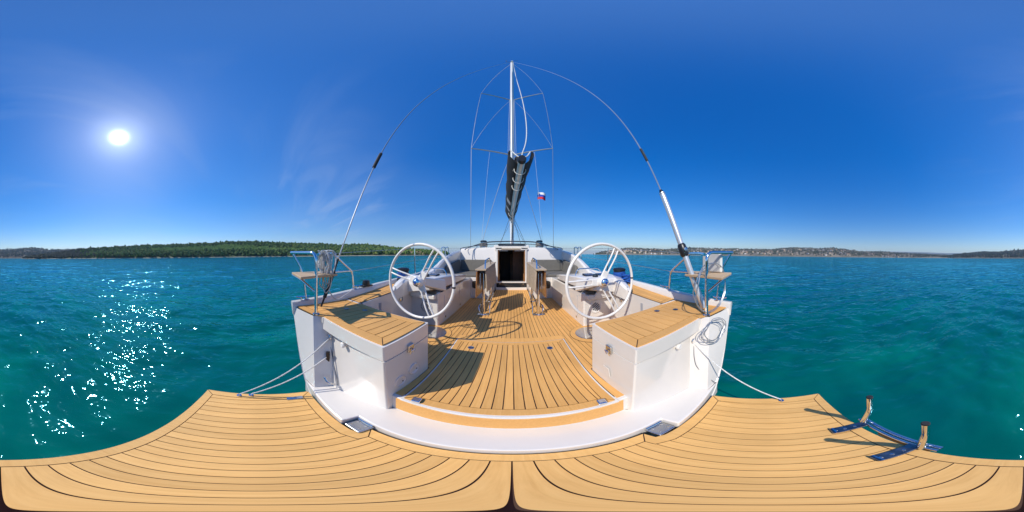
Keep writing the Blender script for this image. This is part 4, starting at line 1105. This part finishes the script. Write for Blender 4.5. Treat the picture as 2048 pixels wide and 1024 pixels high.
# boom with its kicker
G = Vector((-.04, MY - .16, 1.62)); EN = Vector((.20, 3.24, 2.20)); ax = (EN - G).normalized(); sd = ax.cross(Vector((0, 0, 1))).normalized(); upv = sd.cross(ax)
bo = empty('boom', tuple(G), yacht)
def bring(t, k=1.0):
    c = G + (EN - G) * t
    return [tuple(c + sd * (.085 * k * math.cos(a)) + upv * (.115 * k * math.sin(a))) for a in np.linspace(0, 2 * math.pi, 17)[:-1]]
MB().loft([bring(0), bring(.5), bring(.985)], closed=True, caps=True).build('boom_tube', 'aluminium', bo)
MB().loft([bring(.985, 1.08), bring(1.0, 1.08), bring(1.008, .9)], closed=True, caps=True).build('boom_end', 'black', bo)
for t in (.18, .70, .80, .90):
    c = G + (EN - G) * t
    MB().tube([tuple(c + sd * (.13 * math.cos(a)) + upv * (.155 * math.sin(a) - .03)) for a in np.linspace(math.pi * .95, math.pi * 2.05, 14)], .010, 6).build('reef_line', 'rope_white', bo)
c = G + (EN - G) * .30
MB().tube([(0, MY - .15, .55), tuple(c - upv * .12)], [.04, .03], 10).build('kicker', 'aluminium', bo)
c = G + (EN - G) * .16
MB().box(c.x - .05, c.x + .05, c.y - .06, c.y + .06, c.z - .26, c.z - .10).build('vang_block', 'black', bo)
for dx in (.35, .55):
    MB().tube([tuple(G + (EN - G) * .2 - upv * .1), (dx, 6.3, .42)], .007, 6).build('mainsheet', 'dark_wire', bo)
MB().tube([tuple(G + (EN - G) * .35 - upv * .1), (-.45, 6.2, .42)], .007, 6).build('mainsheet', 'dark_wire', bo)
# topping lift
MB().tube(spline([tuple(EN + upv * .12), (.34, 3.9, 4.2), (.16, 6.0, 11.5), (.04, MY - .14, 17.6)], 10), .012, 6).build('topping_lift', 'rope_white', yacht)
# sail bag: two dark cloth walls rising from the boom, sail bundle between them
bag = empty('sail_bag', tuple(G), yacht)
def wall(side):
    rows = []
    for i in range(15):
        t = .02 + .955 * i / 14; c = G + (EN - G) * t
        hgt = .44 + .16 * (1 - t) + .006 * math.sin(i * 2.1); wd = .245 + .012 * math.sin(i * 1.7 + side) + .04 * t
        row = []
        for k in range(7):
            q = k / 6
            off = .088 + (wd - .088) * math.sin(q * math.pi * .62) + .006 * math.sin(i * 2.3 + k * 1.9)
            if q > .85: off -= .03
            row.append(c + sd * side * off + upv * (-.05 + hgt * q))
        rows.append([tuple(p) for p in row])
    return rows
for side in (-1, 1):
    ro = wall(side)
    ri = [[tuple(Vector(p) - sd * side * .012) for p in r] for r in ro]
    MB().loft([a + b[::-1] for a, b in zip(ro, ri)], closed=True, caps=True).build('bag_wall', 'bag_fabric', bag, sharp=80)
    for t0, t1 in ((.20, .25), (.36, .42)):
        i0, i1 = t0 * 14, t1 * 14
        def at(i, k):
            a = int(i); f = i - a; k0 = int(k); g = k - k0
            p = Vector(ro[a][k0]) * (1 - f) * (1 - g) + Vector(ro[a + 1][k0]) * f * (1 - g) + Vector(ro[a][min(k0 + 1, 6)]) * (1 - f) * g + Vector(ro[a + 1][min(k0 + 1, 6)]) * f * g
            return tuple(p + sd * side * .006)
        MB().loft([[at(i0, k) for k in (.2, 1, 2, 2.9)], [at((i0 + i1) / 2, k) for k in (.2, 1, 2, 2.9)], [at(i1, k) for k in (.2, 1, 2, 2.9)]]).build('reflective_patch', 'bag_patch', bag)
    MB().tube([Vector(r[-1]) for r in ro], .010, 6).build('edge_rope', 'rope_white', bag)
MB().loft([[at for at in [tuple(G + (EN - G) * t + sd * (w * math.cos(a)) + upv * (.24 + .13 * math.sin(a))) for a in np.linspace(0, 2 * math.pi, 15)[:-1]]] for t, w in ((.03, .12), (.3, .15), (.7, .15), (.93, .13))], closed=True, caps=True).build('furled_sail', 'bag_fabric', bag)
c = EN
MB().tube(spline([tuple(c - sd * .19 + upv * .36 - ax * .1), tuple(c - sd * .1 + upv * .10), tuple(c + upv * .04 + sd * .02), tuple(c + sd * .1 + upv * .10), tuple(c + sd * .22 + upv * .38 - ax * .1)], 6), .014, 6).build('closing_rope', 'rope_white', bag)
s_ = 1
i, k = 11.3, 2
MB().quad(*[tuple(Vector(wall(-1)[j][kk]) - sd * .012) for j, kk in ((11, 2), (11, 3), (12, 3), (12, 2))]).build('red_tag', 'red_print', bag)

# ------------------------------------------------------------------ cushions
for s, side in ((-1, 'left'), (1, 'right')):
    p = [(X(s, a), b) for a, b in ((.64, 4.66), (1.86, 4.66), (1.88, 5.74), (.64, 5.74))]
    o = MB().prism(p, -.628, -.545).build('seat_cushion', 'cushion', bevel=.025, seg=3)
    tag(o, 'flat dark grey seat cushion on the bench %s of the companionway' % side, 'cushion', 'cockpit cushions')
    x0, x1 = .72, 1.86
    o = MB().hexa([(X(s, x0), 5.72, -.543), (X(s, x1), 5.72, -.543), (X(s, x1), 5.84, -.543), (X(s, x0), 5.84, -.543), (X(s, x0), 5.80, -.135), (X(s, x1), 5.80, -.135), (X(s, x1), 5.92, -.135), (X(s, x0), 5.92, -.135)]).build('back_cushion', 'cushion', bevel=.025, seg=3)
    tag(o, 'upright dark grey back cushion against the cabin %s of the companionway' % side, 'cushion', 'cockpit cushions')
    o = MB().hexa([(X(s, 1.80), 4.35, -.60), (X(s, 1.89), 4.35, -.60), (X(s, 1.89), 5.62, -.543), (X(s, 1.80), 5.62, -.543), (X(s, 1.83), 4.45, -.30), (X(s, 1.915), 4.45, -.30), (X(s, 1.915), 5.62, -.13), (X(s, 1.83), 5.62, -.13)]).build('back_cushion', 'cushion', bevel=.02, seg=3)
    tag(o, 'slanting dark grey side cushion along the %s coaming' % side, 'cushion', 'cockpit cushions')

# ------------------------------------------------------------------ flag, ropes and loose gear
fb = Vector((1.06, 6.74, 2.82)); fl = empty('flag', tuple(fb))
tag(fl, 'small white, blue and red striped flag with a shield, flying from the right spreader line', 'flag')
def fp(a, b):
    return (fb.x + .34 * a + .01, fb.y + .05 * math.sin(a * 6.5 + b), fb.z - .33 * b + .02 * math.sin(a * 5) - .03 * a)
for k, m in enumerate(('flag_white', 'flag_blue', 'flag_red')):
    rows = [[fp(a / 10, (k + q / 4) / 3) for a in range(11)] for q in range(5)]
    rb = [[(x, y + .003, z) for x, y, z in r] for r in rows]
    MB().loft([a + b[::-1] for a, b in zip(rows, rb)], closed=True, caps=True).build('stripe', m, fl, sharp=80)
sp_ = [(.14, .17), (.34, .17), (.34, .36), (.24, .46), (.14, .36)]
MB().add([(x, y - .008, z) for x, y, z in [fp(a, b) for a, b in sp_]], [(0, 1, 2, 3, 4)]).build('shield', 'emblem_blue', fl)


def rope(name, pts, r, mat, label, n=10, cat='rope', group=None):
    return tag(MB().tube(spline(pts, n), r, 7).build(name, mat), label, cat, group)


def sag(a, b, d, n=5): return [tuple(Vector(a).lerp(Vector(b), i / n) + Vector((0, 0, -d * math.sin(math.pi * i / n)))) for i in range(n + 1)]
rope('stay_line', sag((-1.465, .70, -.905), (-1.30, -.135, PLAT_Z + .02), .015), .006, 'rope_white', 'upper white line from the left cheek down to the platform')
rope('stay_line', sag((-1.40, .665, -1.09), (-1.31, -.04, PLAT_Z + .02), .015), .006, 'rope_white', 'lower white line from the left cheek down to the platform')
rope('stay_line', sag((1.43, .70, -.94), (1.22, -.10, PLAT_Z + .02), .02), .006, 'rope_white', 'white line from the right cheek down to the platform')
rope('thin_cord', [(1.43, .70, -.94), (1.36, .66, -1.1), (1.33, .60, -1.22), (1.36, .45, -1.42)], .003, 'dark_wire', 'thin dark cord hanging below the right cheek eye')
rope('thin_cord', [(-1.45, .71, -.98), (-1.36, .70, -1.15), (-1.20, .66, -1.38)], .003, 'dark_wire', 'thin dark cord hanging below the left cheek eye')
for x, y, z, s in ((-1.475, .715, -.89, -1), (1.44, .715, -.925, 1)):
    rg_ = MB().tube([(x + .02 * math.cos(a) * -s, y - .01 + .008 * math.cos(a), z + .03 * math.sin(a)) for a in np.linspace(0, 6.28, 15)[:-1]], .007, 8, True).build('cheek_eye', 'steel', yacht)
MB().hexa([(-1.42 + a, .655 + b, z) for z in (-1.16, -1.03) for a, b in ((0, 0), (.022, -.016), (.045, .010), (.022, .028))]).build('cheek_track', 'black', yacht, bevel=.004)
jc = MB().tube(fillet([(-1.29, .58, -1.30), (-1.22, .575, -1.33), (-1.20, .64, -1.37)], .03), .012, 8).build('cheek_cleat', 'brushed_steel', yacht)
# hanging coil of white rope on the left pushpit
rg = random.Random(12); pts = []
cx0, cy0, cz0 = -1.76, .80, .045
for k in range(19):
    w = .050 + rg.uniform(-.025, .03); ln = (.22 if k % 5 else .46) + rg.uniform(-.06, .10); ox = rg.uniform(-.06, .06)
    for a in np.linspace(0, 2 * math.pi, 9)[:-1]:
        pts.append((cx0 + ox + w * math.sin(a) + rg.uniform(-.008, .008), cy0 + .8 * ox + .35 * w * math.sin(a) + rg.uniform(-.035, .035), cz0 + .02 - ln * .5 + ln * .5 * math.cos(a)))
o = tag(MB().tube(spline(pts, 3), .0065, 6).build('rope_hank', 'rope_white'), 'hank of white rope hung over the left pushpit rail', 'rope')
rope('rope_tail', [(-1.76, .83, -.40), (-1.78, .95, -.55), (-1.92, 1.15, -.56), (-2.02, 1.38, -.50)], .007, 'rope_white', 'loose white rope tail lying along the left bulwark')
# coil of steel cable hung on the right pushpit post
rg = random.Random(8); pts = []
def loop(c, rx, rz, yj, n=14, ph=0):
    return [(c[0] + rx * math.cos(a + ph) * (1 + rg.uniform(-.03, .03)), c[1] + yj * math.cos(a + ph) + rg.uniform(-.015, .015), c[2] + rz * math.sin(a + ph)) for a in np.linspace(0, 2 * math.pi, n + 1)[:-1]]
for k in range(4): pts += loop((1.53 + rg.uniform(-.03, .03), .50 + .01 * k, -.80 + rg.uniform(-.02, .02)), .145 + rg.uniform(-.02, .02), .135 + rg.uniform(-.015, .015), -.06)
tag(MB().tube(spline(pts, 3), .0036, 6).build('cable_coil', 'wire'), 'coil of thin steel cable hanging below the right pushpit post', 'cable')
pts = []
for k in range(2): pts += loop((1.72, .60 + .02 * k, -.36), .30, .28, -.07, 16, .4)
tag(MB().tube(spline(pts, 3), .0055, 6).build('cable_loop', 'wire'), 'large loop of steel cable round the right corner seat', 'cable')
# white flotation cushion standing on the right corner seat
p = [(0, 0), (.30, 0), (.30, .21), (.27, .245), (.04, .245), (0, .21)]
mb = MB(); u_ = Vector((-.13, -.40, 0)).normalized(); nn = Vector((-.40, .13, 0)).normalized() * .05; o0 = Vector((2.02, .83, -.205))
vs = [tuple(o0 + u_ * a + Vector((0, 0, b))) for a, b in p]; vb = [tuple(Vector(v) + nn) for v in vs]
n = len(p); mb.add(vs + vb, [tuple(range(n)), tuple(range(2 * n - 1, n - 1, -1))] + [(i, (i + 1) % n, n + (i + 1) % n, n + i) for i in range(n)])
tag(mb.build('float_cushion', 'vinyl_white', bevel=.02, seg=3), 'upright white cushion standing on the right pushpit seat', 'cushion')

# a sailing boat far out
sb = empty('sailing_boat', (820 * math.sin(R(29.2)), 820 * math.cos(R(29.2)), WATER_Z), tilt=False)
w0 = WL[sb]
MB().loft([[(w0.x + a, w0.y + b, WATER_Z + z) for b, z in ((-1.4 * k, 1.2), (-.9 * k, 0), (.9 * k, 0), (1.4 * k, 1.2))] for a, k in ((-5, .7), (0, 1), (4, .6), (6, .05))], caps=True).build('hull', 'white_paint', sb, tilt=False)
MB().add([(w0.x, w0.y, WATER_Z + 1.5), (w0.x - 4.5, w0.y + .3, WATER_Z + 2.0), (w0.x - .2, w0.y, WATER_Z + 14), (w0.x, w0.y + .05, WATER_Z + 1.5), (w0.x - 4.5, w0.y + .35, WATER_Z + 2.0), (w0.x - .2, w0.y + .05, WATER_Z + 14)], [(0, 1, 2), (5, 4, 3), (0, 2, 5, 3), (0, 3, 4, 1), (1, 4, 5, 2)]).build('sail', 'flag_white', sb, tilt=False)
tag(sb, 'tiny white sailing boat far off on the horizon', 'boat')

# ------------------------------------------------------------------ sea air: one closed box of thin haze round everything
def build_haze():
    m = bpy.data.materials.new('haze'); m.use_nodes = True; t = NT(m.node_tree)
    pv = t.n('ShaderNodeVolumePrincipled', {'Color': (0.60, 0.80, 1.0, 1), 'Density': 1.05e-4, 'Anisotropy': 0.2})
    t.n('ShaderNodeOutputMaterial', {'Volume': pv.outputs[0]})
    MATS['haze'] = m
    mb = MB().box(-10500, 10500, -10500, 10500, -60, 225)
    o = mb.build('haze', 'haze', tilt=False)
    tag(o, 'thin pale sea haze over the far shores', 'haze', kind='stuff')
build_haze()
